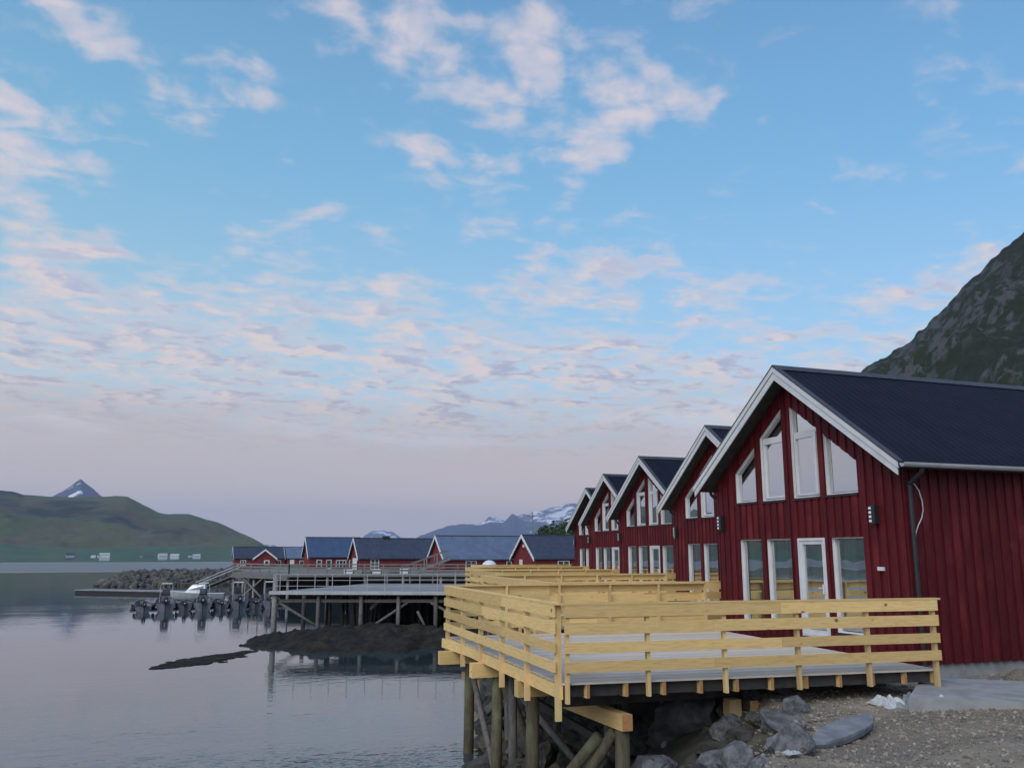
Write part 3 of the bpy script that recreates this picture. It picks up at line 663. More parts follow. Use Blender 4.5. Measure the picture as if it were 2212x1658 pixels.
        for (z, hh) in rails:
            s0 = 0.0
            for s1 in (split + rnd.choice((0, .18)), 1.0):
                zz = z + rnd.uniform(-.004, .004)
                p = A + d * (L * s0 + .002) + n * .113; q = A + d * (L * s1 - .002) + n * .113
                m = MB(); m.beam(p + Vector((0, 0, zz)), q + Vector((0, 0, zz)), .030, hh); m.build('rail_board', mat, t)
                s0 = s1
        p = A - d * .05 + n * .065; q = B + d * .06 + n * .065
        m = MB(); m.beam(p + Vector((0, 0, 1.12)), q + Vector((0, 0, 1.12)), .135, .028); m.build('cap_board', mat, t)
    side(NO, NI, 6, M_['wood_x'], .22)
    side(NO, FO, 6, M_['wood_y'], .47)
    side(FO, FI, 6, M_['wood_x'], .22, first=False)
    return t
TER_LABELS = ['nearest pale pine terrace on piles with a slatted railing, in the foreground', 'pine terrace directly behind the foreground terrace railing',
              'pine terrace of the third red cabin, seen over two railings', 'pine terrace of the fourth red cabin', 'farthest pine terrace, in front of the smallest red cabin']
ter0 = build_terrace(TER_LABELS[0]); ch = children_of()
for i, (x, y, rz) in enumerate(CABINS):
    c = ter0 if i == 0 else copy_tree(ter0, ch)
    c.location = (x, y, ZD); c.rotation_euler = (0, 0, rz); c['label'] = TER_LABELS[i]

# ------------------------------------------------------------------ stones of the bank
def rock_mesh(seed, mat, sub=2, flat=(1, 1, .75), rough=.28, name='boulder'):
    bm = bmesh.new(); bmesh.ops.create_icosphere(bm, subdivisions=sub, radius=1.0); r = random.Random(seed); o = Vector((r.uniform(-50, 50), r.uniform(-50, 50), r.uniform(-50, 50)))
    planes = [(Vector((r.gauss(0, 1), r.gauss(0, 1), r.gauss(0, 1))).normalized(), r.uniform(.42, .8)) for _ in range(13)]
    for v in bm.verts:
        p = v.co.copy()
        for n, d in planes:                                   # broken flat faces
            k = p.dot(n) - d
            if k > 0: p -= n * k * .97
        p += p.normalized() * (rough * .4 * noise.noise(p * 1.7 + o) + .10 * noise.fractal(p * 3.4 + o, .9, 2.0, 4))
        v.co = Vector((p.x * flat[0], p.y * flat[1], p.z * flat[2]))
    me = bpy.data.meshes.new(name); bm.to_mesh(me); bm.free(); me.materials.append(mat); return me
ROCKS = [rock_mesh(100 + i, M_['rock'], 3, (1, rnd.uniform(.65, 1), rnd.uniform(.5, .85))) for i in range(9)]
ROCKS_W = [rock_mesh(200 + i, M_['rock_wet'], 3, (1, rnd.uniform(.65, 1), rnd.uniform(.5, .85))) for i in range(7)]
def stone(me, x, y, s, dz=.25, rot=None):
    z = ground_z(x, y); o = link('boulder', me, GROUND, (x, y, z + s * dz), rot or (rnd.uniform(-.5, .5), rnd.uniform(-.5, .5), rnd.uniform(0, 6.3)), (s, s, s)); return o
rr = random.Random(11)
placed = []
for (x, y, s, k) in [(8.35, 13.9, .85, 0), (9.3, 15.2, .8, 1), (7.0, 12.6, .5, 2), (7.1, 10.6, .36, 5), (6.6, 11.5, .5, 3), (6.3, 10.5, .42, 6), (6.0, 11.8, .5, 8), (6.6, 9.5, .34, 1), (5.9, 9.6, .40, 3), (7.3, 11.4, .36, 7)]:
    stone(ROCKS[k], x, y, s, .15); placed.append((x, y, s))
for k in range(46):                                            # stones heaped at the water's edge under the terraces
    y = rr.uniform(15.5, 30); x = lerp_pts(TOE, y) + rr.uniform(.15, 1.3); s = rr.uniform(.28, .52); o = stone(rr.choice(ROCKS_W), x, y, s, rr.uniform(.1, .9)); placed.append((x, y, s * .5))
tries = 0
while len(placed) < 285 and tries < 6000:
    tries += 1; y = rr.uniform(8.5, 33) if rr.random() < .8 else rr.uniform(33, 62); t = rr.uniform(.1, 4.9); x = lerp_pts(TOE, y) + t; s = rr.choice((.22, .28, .33, .4, .46, .55, .62)) * (1.15 if t < 2.5 else .85)
    if y < 11.3 and x > 7.2: continue
    if y < 13.5 and x > 7.2: s = min(s, .3)
    if any((x - a) ** 2 + (y - b) ** 2 < (.62 * (s + c)) ** 2 for a, b, c in placed): continue
    placed.append((x, y, s)); stone(rr.choice(ROCKS_W if t < 1.6 or rr.random() < .35 else ROCKS), x, y, s, rr.uniform(.05, .3))

# loose gravel scattered on the yard
def ico(sub=0):
    bm = bmesh.new(); bmesh.ops.create_icosphere(bm, subdivisions=sub + 1, radius=1.0); v = [tuple(q.co) for q in bm.verts]; f = [tuple(q.index for q in p.verts) for p in bm.faces]; bm.free(); return v, f
def build_gravel():
    v0, f0 = ico(0); m = MB(); r = random.Random(3); n = 0
    while n < 16000:
        x = r.uniform(5.5, 19); y = r.uniform(6.2, 13.2)
        if x - lerp_pts(TOE, y) < 3.6: continue
        n += 1; s = .010 + .034 * r.random() ** 3.5; z = ground_z(x, y); c, sn = math.cos(r.uniform(0, 6.3)), math.sin(r.uniform(0, 6.3)); k1, k2 = r.uniform(.6, 1.2), r.uniform(.4, .8)
        m.add([(x + s * k1 * (p[0] * c - p[1] * sn), y + s * (p[0] * sn + p[1] * c), z + s * (k2 * p[2] + .2)) for p in v0], f0)
    o = m.build('gravel_stones', M_['pebble']); tag(o, 'loose grey and brown gravel over the yard', 'gravel', kind='stuff')
build_gravel()

# slate slab, boulders beside it and clutter on the yard
def outline_slab(name, pts, thick, mat, loc, rot, label, cat, jitter=.0):
    m = MB(); n = len(pts); r = random.Random(len(name) + n)
    top = [(x * .97, y * .97, thick / 2 + r.uniform(-jitter, jitter)) for x, y in pts]; mid = [(x, y, thick * .2 + r.uniform(-jitter, jitter)) for x, y in pts]; bot = [(x * .95, y * .95, -thick / 2) for x, y in pts]
    m.loft([bot, mid, top]); o = m.build(name, mat); o.location = loc; o.rotation_euler = rot; tag(o, label, cat); return o
outline_slab('slate_slab', [(-0.88, -0.09), (-0.74, -0.17), (-0.33, -0.20), (0.19, -0.17), (0.58, -0.09), (0.91, 0.09), (0.84, 0.15), (0.51, 0.19), (0.09, 0.21), (-0.37, 0.17), (-0.70, 0.03)], .09, M_['slab'],
             (8.18, 9.83, 1.97), (R(9), R(-3), R(20)), 'flat pale grey slate slab lying tilted on the gravel', 'stone slab', .012)
def big_rock(name, seed, mat, loc, sc, rot, label):
    o = link(name, rock_mesh(seed, mat, 3, rough=.25, name=name), None, loc, rot, sc); tag(o, label, 'boulder')
big_rock('boulder', 331, M_['rock'], (8.35, 11.15, 1.80), (.60, .34, .30), (0, .15, -.5), 'dark angular boulder behind the pale slate slab')
big_rock('boulder', 332, M_['slab'], (7.25, 8.95, 1.55), (.62, .50, .28), (.1, -.1, .4), 'pale blue-grey boulder in front of the slate slab')
big_rock('boulder', 334, M_['slab'], (7.45, 10.15, 1.80), (.40, .32, .30), (.2, .1, 1.0), 'light brownish boulder left of the slate slab, near the square post')
m = MB(); m.hexa([(10.35, 11.0, 1.80), (12.4, 10.25, 1.80), (14.6, 11.6, 1.80), (12.3, 12.72, 1.80)], [(10.36, 11.0, 2.09), (12.4, 10.26, 2.01), (14.6, 11.6, 2.02), (12.3, 12.71, 2.10)])
tag(m.build('concrete_slab', M_['concrete']), 'grey concrete slab lying on the gravel by the terrace end', 'concrete slab')
def crumple(name, loc, sx, sy, h, mat, label, seed, cat='plastic sheet'):
    n = 12; vs = []; m = MB()
    for j in range(n + 1):
        for i in range(n + 1):
            x, y = (i / n - .5), (j / n - .5); e = max(0, 1 - (2 * abs(x)) ** 4) * max(0, 1 - (2 * abs(y)) ** 4)
            vs.append((x * sx * (1 + .25 * noise.noise(Vector((y * 4, seed, 0)))), y * sy * (1 + .25 * noise.noise(Vector((x * 4, seed, 9)))), h * e * (.55 + .9 * noise.noise(Vector((x * 5, y * 5, seed)))) + .012))
    m.add(vs, [(j * (n + 1) + i, j * (n + 1) + i + 1, (j + 1) * (n + 1) + i + 1, (j + 1) * (n + 1) + i) for j in range(n) for i in range(n)])
    o = m.build(name, mat, smooth=False); o.location = loc; o.rotation_euler = (0, 0, seed * .7)
    md = o.modifiers.new('thickness', 'SOLIDIFY'); md.thickness = .006
    tag(o, label, cat)
gz = lambda x, y: ground_z(x, y)
crumple('plastic_sheet', (10.45, 11.55, gz(10.45, 11.55)), .55, .35, .16, M_['plastic_white'], 'crumpled white plastic scrap under the terrace edge', 2.1)
crumple('plastic_sheet', (10.85, 11.42, gz(10.85, 11.42)), .9, .42, .20, M_['plastic_grey'], 'grey-green plastic sheet beside the concrete slab', 5.3)
crumple('plastic_sheet', (11.05, 11.05, gz(11.05, 11.05)), .45, .3, .17, M_['plastic_white'], 'small pale wrapped bundle against the concrete slab', 8.4)
crumple('paper_scrap', (11.9, 9.75, gz(11.9, 9.75)), .22, .14, .05, M_['plastic_white'], 'white scraps on the gravel at the right edge', 3.2, 'litter')
crumple('paper_scrap', (6.75, 9.02, 1.95), .20, .13, .04, M_['plastic_white'], 'small white scrap on the pale boulder', 4.4, 'litter')
def mound(name, cx, cy, rx, ry, h, mat, label, cat, n=28, kind=None, amp=.25, ns=1.5, z0=-.08, cut=1.0):
    vs = []; m = MB()
    for j in range(n + 1):
        for i in range(n + 1):
            x, y = 2 * i / n - 1, 2 * j / n - 1; r = math.hypot(x, y); X, Y = cx + rx * x, cy + ry * y
            z = h * max(0, 1 - (r / cut) ** 2) ** .9
            vs.append((X, Y, z + z0 + (amp * h * fbm(X * ns, Y * ns, 4.2, 5) if r < 1.05 else -.2)))
    m.add(vs, [(j * (n + 1) + i, j * (n + 1) + i + 1, (j + 1) * (n + 1) + i + 1, (j + 1) * (n + 1) + i) for j in range(n) for i in range(n)])
    o = m.build(name, mat, smooth=True); tag(o, label, cat, kind=kind); return o
mound('gravel_heap', 15.3, 12.1, 1.5, .95, .42, M_['gravel'], 'dark heap of gravel against the side wall foundation', 'gravel heap', z0=1.92)
m = MB(); m.beam((13.0, 12.98, 1.97), (17.5, 13.0, 1.97), .10, .05); tag(m.build('plank', M_['oldwood']), 'narrow plank lying along the cabin foundation', 'plank')

# ------------------------------------------------------------------ kelp shoal and weed
mound('kelp_shoal', 9.7, 45.2, 7.3, 6.3, .78, M_['kelp'], 'dark kelp-covered shoal under the grey quay', 'shoal', n=110, kind='structure', amp=.42, ns=1.1, z0=-.24)
def build_weed():
    m = MB(); r = random.Random(21); v0, f0 = ico(0)
    A, B = Vector((-.35, 37.1, 0)), Vector((3.3, 42.0, 0)); d = (B - A); 
    for k in range(520):
        t = r.random(); w = .12 + .55 * math.sin(math.pi * min(1, t * 1.15)) ; p = A + d * t + Vector((r.gauss(0, w * .55), r.gauss(0, w * .7), 0)); a = r.uniform(-.5, .9); s = r.uniform(.05, .26); c, sn = math.cos(a), math.sin(a)
        m.add([(p.x + s * (1.9 * q[0] * c - .5 * q[1] * sn), p.y + s * (1.9 * q[0] * sn + .5 * q[1] * c), .008 + .045 * r.random() * q[2]) for q in v0], f0)
    tag(m.build('floating_weed', M_['kelp']), 'strip of dark seaweed floating off the shoal', 'seaweed', kind='stuff')
build_weed()

# ------------------------------------------------------------------ grey quay and older quays behind
def poly_slab(poly, z0, z1): return MB().prism([(x, y, z0) for x, y in poly], (0, 0, z1 - z0))
def build_quay():
    q = thing('quay', 'grey timber quay on piles with a thin wire railing', 'quay', (0, 0, 0))
    A, B = Vector((4.75, 50.2, 0)), Vector((19.2, 44.3, 0)); d = (B - A).normalized(); L = (B - A).length; n = Vector((-d.y, d.x, 0))
    back = 13.5; nb = 30
    for k in range(nb):                                       # deck planks parallel to the front edge
        s = .35 + (back - .35) * k / nb; s2 = .35 + (back - .35) * (k + 1) / nb - .02
        sh = .12 * s
        p = [A + n * s + d * (sh * 1.6), A + n * s + d * L, A + n * s2 + d * L, A + n * s2 + d * (.12 * s2 * 1.6)]
        m = MB(); m.hexa([v + Vector((0, 0, 2.13)) for v in p], [v + Vector((0, 0, 2.2 + .002 * (k % 3))) for v in p]); m.build('deck_plank', M_['oldwood_pale'], q)
    m = MB(); m.beam(A + n * .17 + Vector((0, 0, 2.15)), B + n * .17 + Vector((0, 0, 2.13)), .34, .17); m.build('edge_beam', M_['gutter'], q)
    m = MB(); m.beam(A + n * .5 + Vector((0, 0, 1.72)), B + n * .5 + Vector((0, 0, 1.72)), .22, .16); m.build('lower_beam', M_['oldwood_dark'], q)
    for s in (0.25, 2.6, 4.9, 6.9, 8.9, 11.2, 13.5):
        p = A + d * s + n * .3; r = .15 if s < 1 else .11
        m = MB(); m.cyl(p + Vector((0, 0, -1.2)), p + Vector((0, 0, 3.12 if s < 1 else 2.02)), r, r * .95, 10); m.build('pile', M_['oldwood'] if s < 1 else M_['oldwood_dark'], q, smooth=True)
        for bk in (6, 12):
            p2 = p + n * bk; m = MB(); m.cyl(p2 + Vector((0, 0, -1.2)), p2 + Vector((0, 0, 2.1)), .12, .12, 8); m.build('pile', M_['dark_timber'], q, smooth=True)
    rq = random.Random(4)
    for k in range(26):
        p2 = A + d * rq.uniform(1.5, 14.5) + n * rq.uniform(2, 7.5); m = MB(); m.cyl(p2 + Vector((0, 0, -1.2)), p2 + Vector((rq.uniform(-.2, .2), 0, 2.1)), .09, .08, 7); m.build('pile', M_['dark_timber'] if k % 3 else M_['oldwood_dark'], q, smooth=True)
    for (s0, z0, s1, z1) in [(.4, 1.65, 3.0, .15), (5.2, .2, 7.4, 1.65), (8.6, 1.65, 10.4, .7), (7.9, 1.2, 8.5, .1), (11.2, .2, 13.2, 1.6)]:
        m = MB(); m.cyl(A + d * s0 + n * .42 + Vector((0, 0, z0)), A + d * s1 + n * .42 + Vector((0, 0, z1)), .075, .07, 8); m.build('brace', M_['oldwood_dark'], q, smooth=True)
    np_ = 17
    for k in range(np_):
        p = A + d * (.55 + (L - .6) * k / (np_ - 1)) + n * .12; m = MB(); m.cyl(p + Vector((0, 0, 2.0)), p + Vector((0, 0, 3.1)), .022, .022, 6); m.build('rail_post', M_['gutter'], q)
    for z in (2.5, 2.8, 3.1):
        m = MB(); m.cyl(A + d * .3 + n * .12 + Vector((0, 0, z)), B + n * .12 + Vector((0, 0, z)), .013, .013, 6); m.build('rail_wire', M_['gutter'], q)
        m = MB(); m.cyl(A + d * 2.4 + n * 13.3 + Vector((0, 0, z)), B + n * 13.3 + Vector((0, 0, z)), .03, .03, 6); m.build('rail_wire', M_['oldwood'], q)
    for k in range(9):
        p = A + d * (2.5 + 1.55 * k) + n * 13.3; m = MB(); m.cyl(p + Vector((0, 0, 2.1)), p + Vector((0, 0, 3.15)), .05, .05, 6); m.build('rail_post', M_['oldwood'], q)
    return A, d, n, L
QA, QD, QN, QL = build_quay()
def build_bulkhead():
    b = thing('timber_bulkhead', 'dark wall of upright old timbers under the grey quay', 'bulkhead'); r = random.Random(5)
    for k in range(34):
        p = QA + QD * (3.2 + k * .36) + QN * (8.2 + r.uniform(-.3, .3)); m = MB(); m.cyl(p + Vector((r.uniform(-.1, .1), 0, -.6)), p + Vector((r.uniform(-.12, .12), 0, 2.08)), .10, .085, 7); m.build('upright', M_['oldwood_dark'] if r.random() < .6 else M_['dark_timber'], b, smooth=True)
    p0 = QA + QD * 2.5 + QN * 9.2; p1 = QA + QD * 15.5 + QN * 9.2; m = MB(); m.beam(p0 + Vector((0, 0, .7)), p1 + Vector((0, 0, .7)), .2, 2.7); m.build('back_wall', M_['dark_timber'], b)
build_bulkhead()
# pale fenders and floats hanging under the quay
for (s, b, z, tilt, lab) in [(4.5, 6.6, 1.15, .9, 'long pale float hanging askew under the grey quay, the left of three'), (3.0, 5.8, .75, -.4, 'small pale float low under the grey quay, beside a pile'), (8.0, 6.9, 1.45, 0, 'round white float under the middle of the grey quay')]:
    p = QA + QD * s + QN * b; m = MB(); rings = []
    for i in range(7):
        t = i / 6; r = .13 * math.sin(math.pi * (.08 + .84 * t)) ** .6; ln = .75 if abs(tilt) > .6 else .34
        rings.append([(r * math.cos(a), r * math.sin(a), (t - .5) * ln) for a in [2 * math.pi * j / 10 for j in range(10)]])
    m.loft(rings); o = m.build('float', M_['boatwhite'], smooth=True); o.location = (p.x, p.y, z); o.rotation_euler = (0, tilt, 0); tag(o, lab, 'float')

def build_old_quay():
    q = thing('old_quay', 'old brown quay on braced piles below the low red boathouses', 'quay')
    poly = [(5.3, 95), (9.6, 84.5), (26, 79.5), (31, 98), (12.5, 126), (8, 112)]
    poly_slab(poly, 2.12, 2.3).build('deck', M_['oldwood'], q)
    A, B = Vector((5.3, 95, 0)), Vector((9.6, 84.5, 0)); d = (B - A); 
    m = MB(); m.beam(A + Vector((-.05, -.05, 2.0)), B + Vector((-.05, -.05, 2.0)), .2, .22); m.build('edge_beam', M_['oldwood'], q)
    P = [A + d * t for t in (.02, .2, .4, .6, .8, .98)] + [Vector((9.6 + 16.4 * t, 84.5 - 5 * t, 0)) for t in (.2, .4, .6, .8)]
    for p in P:
        m = MB(); m.cyl(p + Vector((.15, .15, -2)), p + Vector((.15, .15, 2.1)), .13, .12, 8); m.build('pile', M_['oldwood'], q, smooth=True)
    for a, b, za, zb in [(.22, .58, 0.1, 1.9), (.22, .58, 1.9, .1)]:
        m = MB(); m.beam(A + d * a + Vector((0, 0, za)), A + d * b + Vector((0, 0, zb)), .09, .12); m.build('brace', M_['oldwood_pale'], q)
    m = MB(); m.beam(Vector((7.5, 100, .6)), Vector((20, 88, .6)), .3, 3.0); m.build('back_wall', M_['dark_timber'], q)
    pts = [(5.4, 94.6), (9.7, 84.7), (26, 79.8)]
    for (x0, y0), (x1, y1) in zip(pts[:-1], pts[1:]):
        n = max(3, int(math.hypot(x1 - x0, y1 - y0) / 1.7))
        for k in range(n + 1):
            x, y = x0 + (x1 - x0) * k / n, y0 + (y1 - y0) * k / n; m = MB(); m.box(x - .05, x + .05, y - .05, y + .05, 2.3, 3.25); m.build('rail_post', M_['oldwood'], q)
        for z in (2.65, 2.95, 3.22):
            m = MB(); m.beam((x0, y0, z), (x1, y1, z), .03, .11); m.build('rail_board', M_['oldwood'], q)
build_old_quay()
crate_names = ['leftmost', 'second', 'third', 'fourth', 'fifth', 'sixth', 'seventh', 'rightmost']
for k in range(8):
    x, y = 15.6 + k * .86, 87.6 - k * .18; w = rr.uniform(.32, .42); hgt = rr.uniform(.34, .5)
    m = MB(); m.box(-w, w, -.35, .35, 0, hgt); m.box(-w - .03, w + .03, -.38, .38, hgt - .06, hgt + .02)
    o = m.build('fish_box', [M_['boatwhite'], M_['plastic_grey'], M_['hull']][k % 3]); o.location = (x, y, 2.305); o.rotation_euler = (0, 0, rr.uniform(-.1, .1)); tag(o, crate_names[k] + ' of the pale boxes lined up on the old brown quay', 'box', 'pale boxes on the old quay')
# ------------------------------------------------------------------ low red boathouses behind the quays
def far_house(label, x, y, W, Lx, zr, ze, zb, roofm, wins=(), chimney=None, dormer=None, lamp=False, door=None):
    """gable end at x faces -X, the long side at y - W/2 faces -Y"""
    h = thing('boathouse', label, 'boathouse', (x, y, 0), 0, 'low red boathouses')
    hw = W / 2; ov = .28; sl = (zr - ze) / (hw + ov)
    m = MB(); m.prism([(0, -hw, zb), (0, hw, zb), (0, hw, zr - sl * hw - .08), (0, 0, zr - .08), (0, -hw, zr - sl * hw - .08)], (Lx, 0, 0)); m.build('wall', M_['far_red'], h)
    m = MB()
    for sy in (-1, 1):
        p = lambda X, Y, dz: (X, sy * Y, zr - sl * Y + dz)
        m.hexa([p(-.3, 0, -.08), p(Lx + .3, 0, -.08), p(Lx + .3, hw + ov, -.08), p(-.3, hw + ov, -.08)], [p(-.3, 0, .04), p(Lx + .3, 0, .04), p(Lx + .3, hw + ov, .04), p(-.3, hw + ov, .04)])
        for k in range(1, int(Lx / .45)):
            X = -.3 + k * .45; m.hexa([p(X - .03, .05, .038), p(X + .03, .05, .038), p(X + .03, hw + ov, .038), p(X - .03, hw + ov, .038)], [p(X - .02, .05, .07), p(X + .02, .05, .07), p(X + .02, hw + ov, .07), p(X - .02, hw + ov, .07)])
    roof = m.build('roof', roofm, h)
    MB().box(-.32, Lx + .32, -.10, .10, zr + .02, zr + .09).build('ridge_cap', M_['roof_trim'], roof)
    for sy in (-1, 1):
        m = MB(); p = lambda X, Y, dz: (X, sy * Y, zr - sl * Y + dz)
        m.hexa([p(-.36, 0, -.26), p(-.305, 0, -.26), p(-.305, hw + ov + .03, -.24), p(-.36, hw + ov + .03, -.24)], [p(-.36, 0, .08), p(-.305, 0, .08), p(-.305, hw + ov + .03, .08), p(-.36, hw + ov + .03, .08)]); m.build('barge_board', M_['white_far'], h)
    for (a, b, z0, z1, nx, nz) in wins:
        w = thing_part('window', h); y0 = -hw - .05; m = MB(); t = .09
        m.box(a, b, y0, -hw, z0, z0 + t); m.box(a, b, y0, -hw, z1 - t, z1); m.box(a, a + t, y0, -hw, z0 + t, z1 - t); m.box(b - t, b, y0, -hw, z0 + t, z1 - t)
        for i in range(1, nx): X = a + (b - a) * i / nx; m.box(X - .04, X + .04, y0, -hw, z0 + t, z1 - t)
        for i in range(1, nz): Z = z0 + (z1 - z0) * i / nz; m.box(a + t, b - t, y0 + .008, -hw, Z - .025, Z + .025)
        m.build('frame', M_['white_far'], w); MB().box(a + t, b - t, -hw - .022, -hw - .002, z0 + t, z1 - t).build('pane', M_['far_pane'], w)
    if door: MB().box(door[0], door[1], -hw - .05, -hw - .001, zb + .05, door[2]).build('door', M_['white_far'], h)
    if chimney: 
        m = MB(); m.box(chimney - .45, chimney + .45, -.3, .3, zr - .3, zr + .30); m.build('chimney', M_['black'], roof)
    if dormer:
        a, b, zt, zlow = dormer; mid = (a + b) / 2; y0 = -hw - .9
        m = MB(); m.prism([(a + .2, y0, zb), (b - .2, y0, zb), (b - .2, y0, zlow), (mid, y0, zt - .12), (a + .2, y0, zlow)], (0, hw + .85, 0)); m.build('cross_wing', M_['far_red'], h)
        m = MB()
        for s in (-1, 1):
            e = a if s < 0 else b; m.hexa([(mid, y0 - .25, zt - .06), (mid, 0, zt - .06), (e, 0, zlow - .12), (e, y0 - .25, zlow - .12)], [(mid, y0 - .25, zt + .06), (mid, 0, zt + .06), (e, 0, zlow), (e, y0 - .25, zlow)])
        m.build('cross_roof', roofm, h)
        for s in (-1, 1):
            e = a if s < 0 else b; m = MB(); m.hexa([(mid, y0 - .33, zt - .24), (mid, y0 - .26, zt - .24), (e, y0 - .26, zlow - .32), (e, y0 - .33, zlow - .32)], [(mid, y0 - .33, zt + .1), (mid, y0 - .26, zt + .1), (e, y0 - .26, zlow + .02), (e, y0 - .33, zlow + .02)]); m.build('barge_board', M_['white_far'], h)
        w = thing_part('window', h); m = MB(); za, zc = zlow - 1.2, zlow - .3
        m.box(mid - .15, mid + .85, y0 - .06, y0 - .001, za, zc); m.build('frame', M_['white_far'], w); MB().box(mid + .05, mid + .65, y0 - .08, y0 - .061, za + .15, zc - .15).build('pane', M_['far_pane'], w)
    if lamp:
        MB().box(-.12, -.001, -.18, .18, ze + 1.15, ze + 1.42).build('vent', M_['white_far'], h)
        MB().box(-.06, -.001, .5, 1.3, ze - 1.0, ze - .1).build('gable_window', M_['white_far'], h)
    return h
M_['far_pane'] = pm('dark_pane', (0.03, 0.035, 0.04), (.07, .08, .09), 1.2, .15, spec=.6)
far_house('red boathouse with a dark roof, its gable nearest to the row of cabins', 33.93, 88.1, 6.4, 11, 6.1, 3.7, 1.9, M_['far_roof'], [(2.4, 3.7, 2.75, 3.5, 2, 1), (8.0, 9.0, 2.75, 3.5, 2, 1)], lamp=True)
far_house('red boathouse with a pale blue-grey roof and an outside stair', 26.8, 96.0, 6.2, 13, 6.1, 3.62, 1.9, M_['far_roof_blue'], [(2.25, 3.5, 2.65, 3.45, 2, 1), (6.9, 7.5, 2.75, 3.4, 1, 1)])
far_house('long red boathouse with a dark slate roof and a black chimney', 21.15, 114.2, 6.2, 11.5, 6.1, 3.62, 1.9, M_['far_roof'], [(1.35, 2.4, 2.25, 3.55, 2, 3)], chimney=3.9, door=None)
far_house('red boathouse with a deep blue roof, left of the chimneyed one', 16.84, 127.0, 6.4, 7.0, 6.4, 3.75, 1.9, M_['far_roof_blue2'] if 'far_roof_blue2' in M_ else M_['far_roof_blue'], [(.9, 1.6, 2.3, 3.4, 1, 2), (2.2, 2.9, 2.2, 3.4, 1, 2), (3.5, 4.9, 2.3, 3.35, 3, 2), (5.3, 6.2, 2.3, 3.35, 2, 2)])
far_house('distant low red boathouse with a small white-edged cross gable', 10.3, 180, 6, 9.1, 5.45, 3.35, 1.5, M_['far_roof'], [(1.0, 2.0, 2.0, 3.0, 2, 1), (7.4, 8.4, 2.0, 3.0, 2, 1)], dormer=(3.1, 7.6, 4.95, 3.3))
far_house('distant low red boathouse with a light roof, farthest behind the quays', 19.75, 180, 6, 4.4, 5.45, 3.35, 1.5, M_['far_roof_blue'], [(2.4, 3.2, 1.9, 2.9, 1, 1)], door=(.6, 1.4, 3.1))
MB_w = thing('white_door_panel', 'tall pale panel door on the gable of the chimneyed boathouse', 'door panel', (21.0, 113.2, 1.9))
MB().box(-.10, -.02, -1.3, 1.3, 0, 1.75).build('panel', M_['white_far'], MB_w)
def build_stair():
    s = thing('outdoor_stair', 'timber stair with pale handrails climbing to the gable of the blue-grey roofed boathouse', 'stair')
    for k in range(9): MB().box(23.0 + k * .42, 23.42 + k * .42, 91.3, 92.2, 2.3 + .15 * k, 2.36 + .15 * k).build('step', M_['oldwood'], s)
    for y in (91.25, 92.25):
        m = MB(); m.beam((22.8, y, 2.2), (26.85, y, 3.65), .06, .2); m.build('stringer', M_['oldwood_pale'] if y < 92 else M_['oldwood'], s)
        m = MB(); m.beam((22.2, y, 2.95), (26.6, y, 4.5), .06, .09); m.build('handrail', M_['oldwood'], s)
        for k in range(4): MB().box(23.2 + k * 1.1, 23.27 + k * 1.1, y - .03, y + .03, 2.35 + k * .39, 3.3 + k * .39).build('baluster', M_['oldwood_pale'], s)
build_stair()
def build_dome():
    d = thing('domed_tank', 'white domed tank behind the timber terraces', 'tank', (24.6, 72.0, 2.05)); m = MB(); n = 20
    rings = [[(r * math.cos(2 * math.pi * j / n), r * math.sin(2 * math.pi * j / n), z) for j in range(n)] for r, z in [(.62, 0), (.62, 1.0)]]; m.loft(rings); m.build('drum', M_['boatwhite'], d, smooth=True)
    m = MB(); rings = [[(.66 * math.cos(a) * math.cos(2 * math.pi * j / n), .66 * math.cos(a) * math.sin(2 * math.pi * j / n), 1.0 + .62 * math.sin(a)) for j in range(n)] for a in [0, .3, .6, .9, 1.2, 1.45]]; m.loft(rings); m.build('dome', M_['boatwhite'], d, smooth=True)
build_dome()
# utility pole
p = thing('utility_pole', 'thin utility pole standing against the far blue mountain', 'pole', (55.0, 139.0, 2.0)); m = MB(); m.cyl((0, 0, 0), (0, 0, 9), .13, .09, 8); m.build('shaft', M_['oldwood'], p); MB().box(-.9, .9, -.05, .05, 8.3, 8.42).build('crossarm', M_['oldwood'], p)

# ------------------------------------------------------------------ breakwater
def build_breakwater():
    b = thing('breakwater', 'long low breakwater of dark piled stones behind the moored boats', 'breakwater'); v0, f0 = ico(0); m = MB(); r = random.Random(8)
    A, B = Vector((-8.4, 127.5, 0)), Vector((13, 133, 0)); d = (B - A); n = Vector((-d.y, d.x, 0)).normalized(); L = d.length; d.normalize()
    for k in range(1900):
        s = r.uniform(0, L); side = r.uniform(-1, 1); prof = min(1, (s + 1.2) / 5.0); wdt = 4.2 * (.45 + .55 * prof); top = 1.75 * prof * (1 - abs(side) ** 1.4); p = A + d * (s - abs(side) * 0) + n * (side * wdt + 3.4)
        sz = r.uniform(.24, .6); z = top + r.uniform(-.25, .15); a = r.uniform(0, 6.3); c, sn = math.cos(a), math.sin(a); k1, k2 = r.uniform(.6, 1), r.uniform(.5, .9)
        m.add([(p.x + sz * (q[0] * c - k1 * q[1] * sn), p.y + sz * (q[0] * sn + k1 * q[1] * c), z + sz * k2 * q[2]) for q in v0], f0)
    o = m.build('stones', M_['rock_bw'], b); tag(o, kind='stuff')
M_['rock_bw'] = pm('breakwater_stone', (0.11, 0.105, 0.095), (0.045, 0.045, 0.043), .9, .9, .5, c3=(.16, .14, .085), s3=.45, t3=(.5, .7))
build_breakwater()
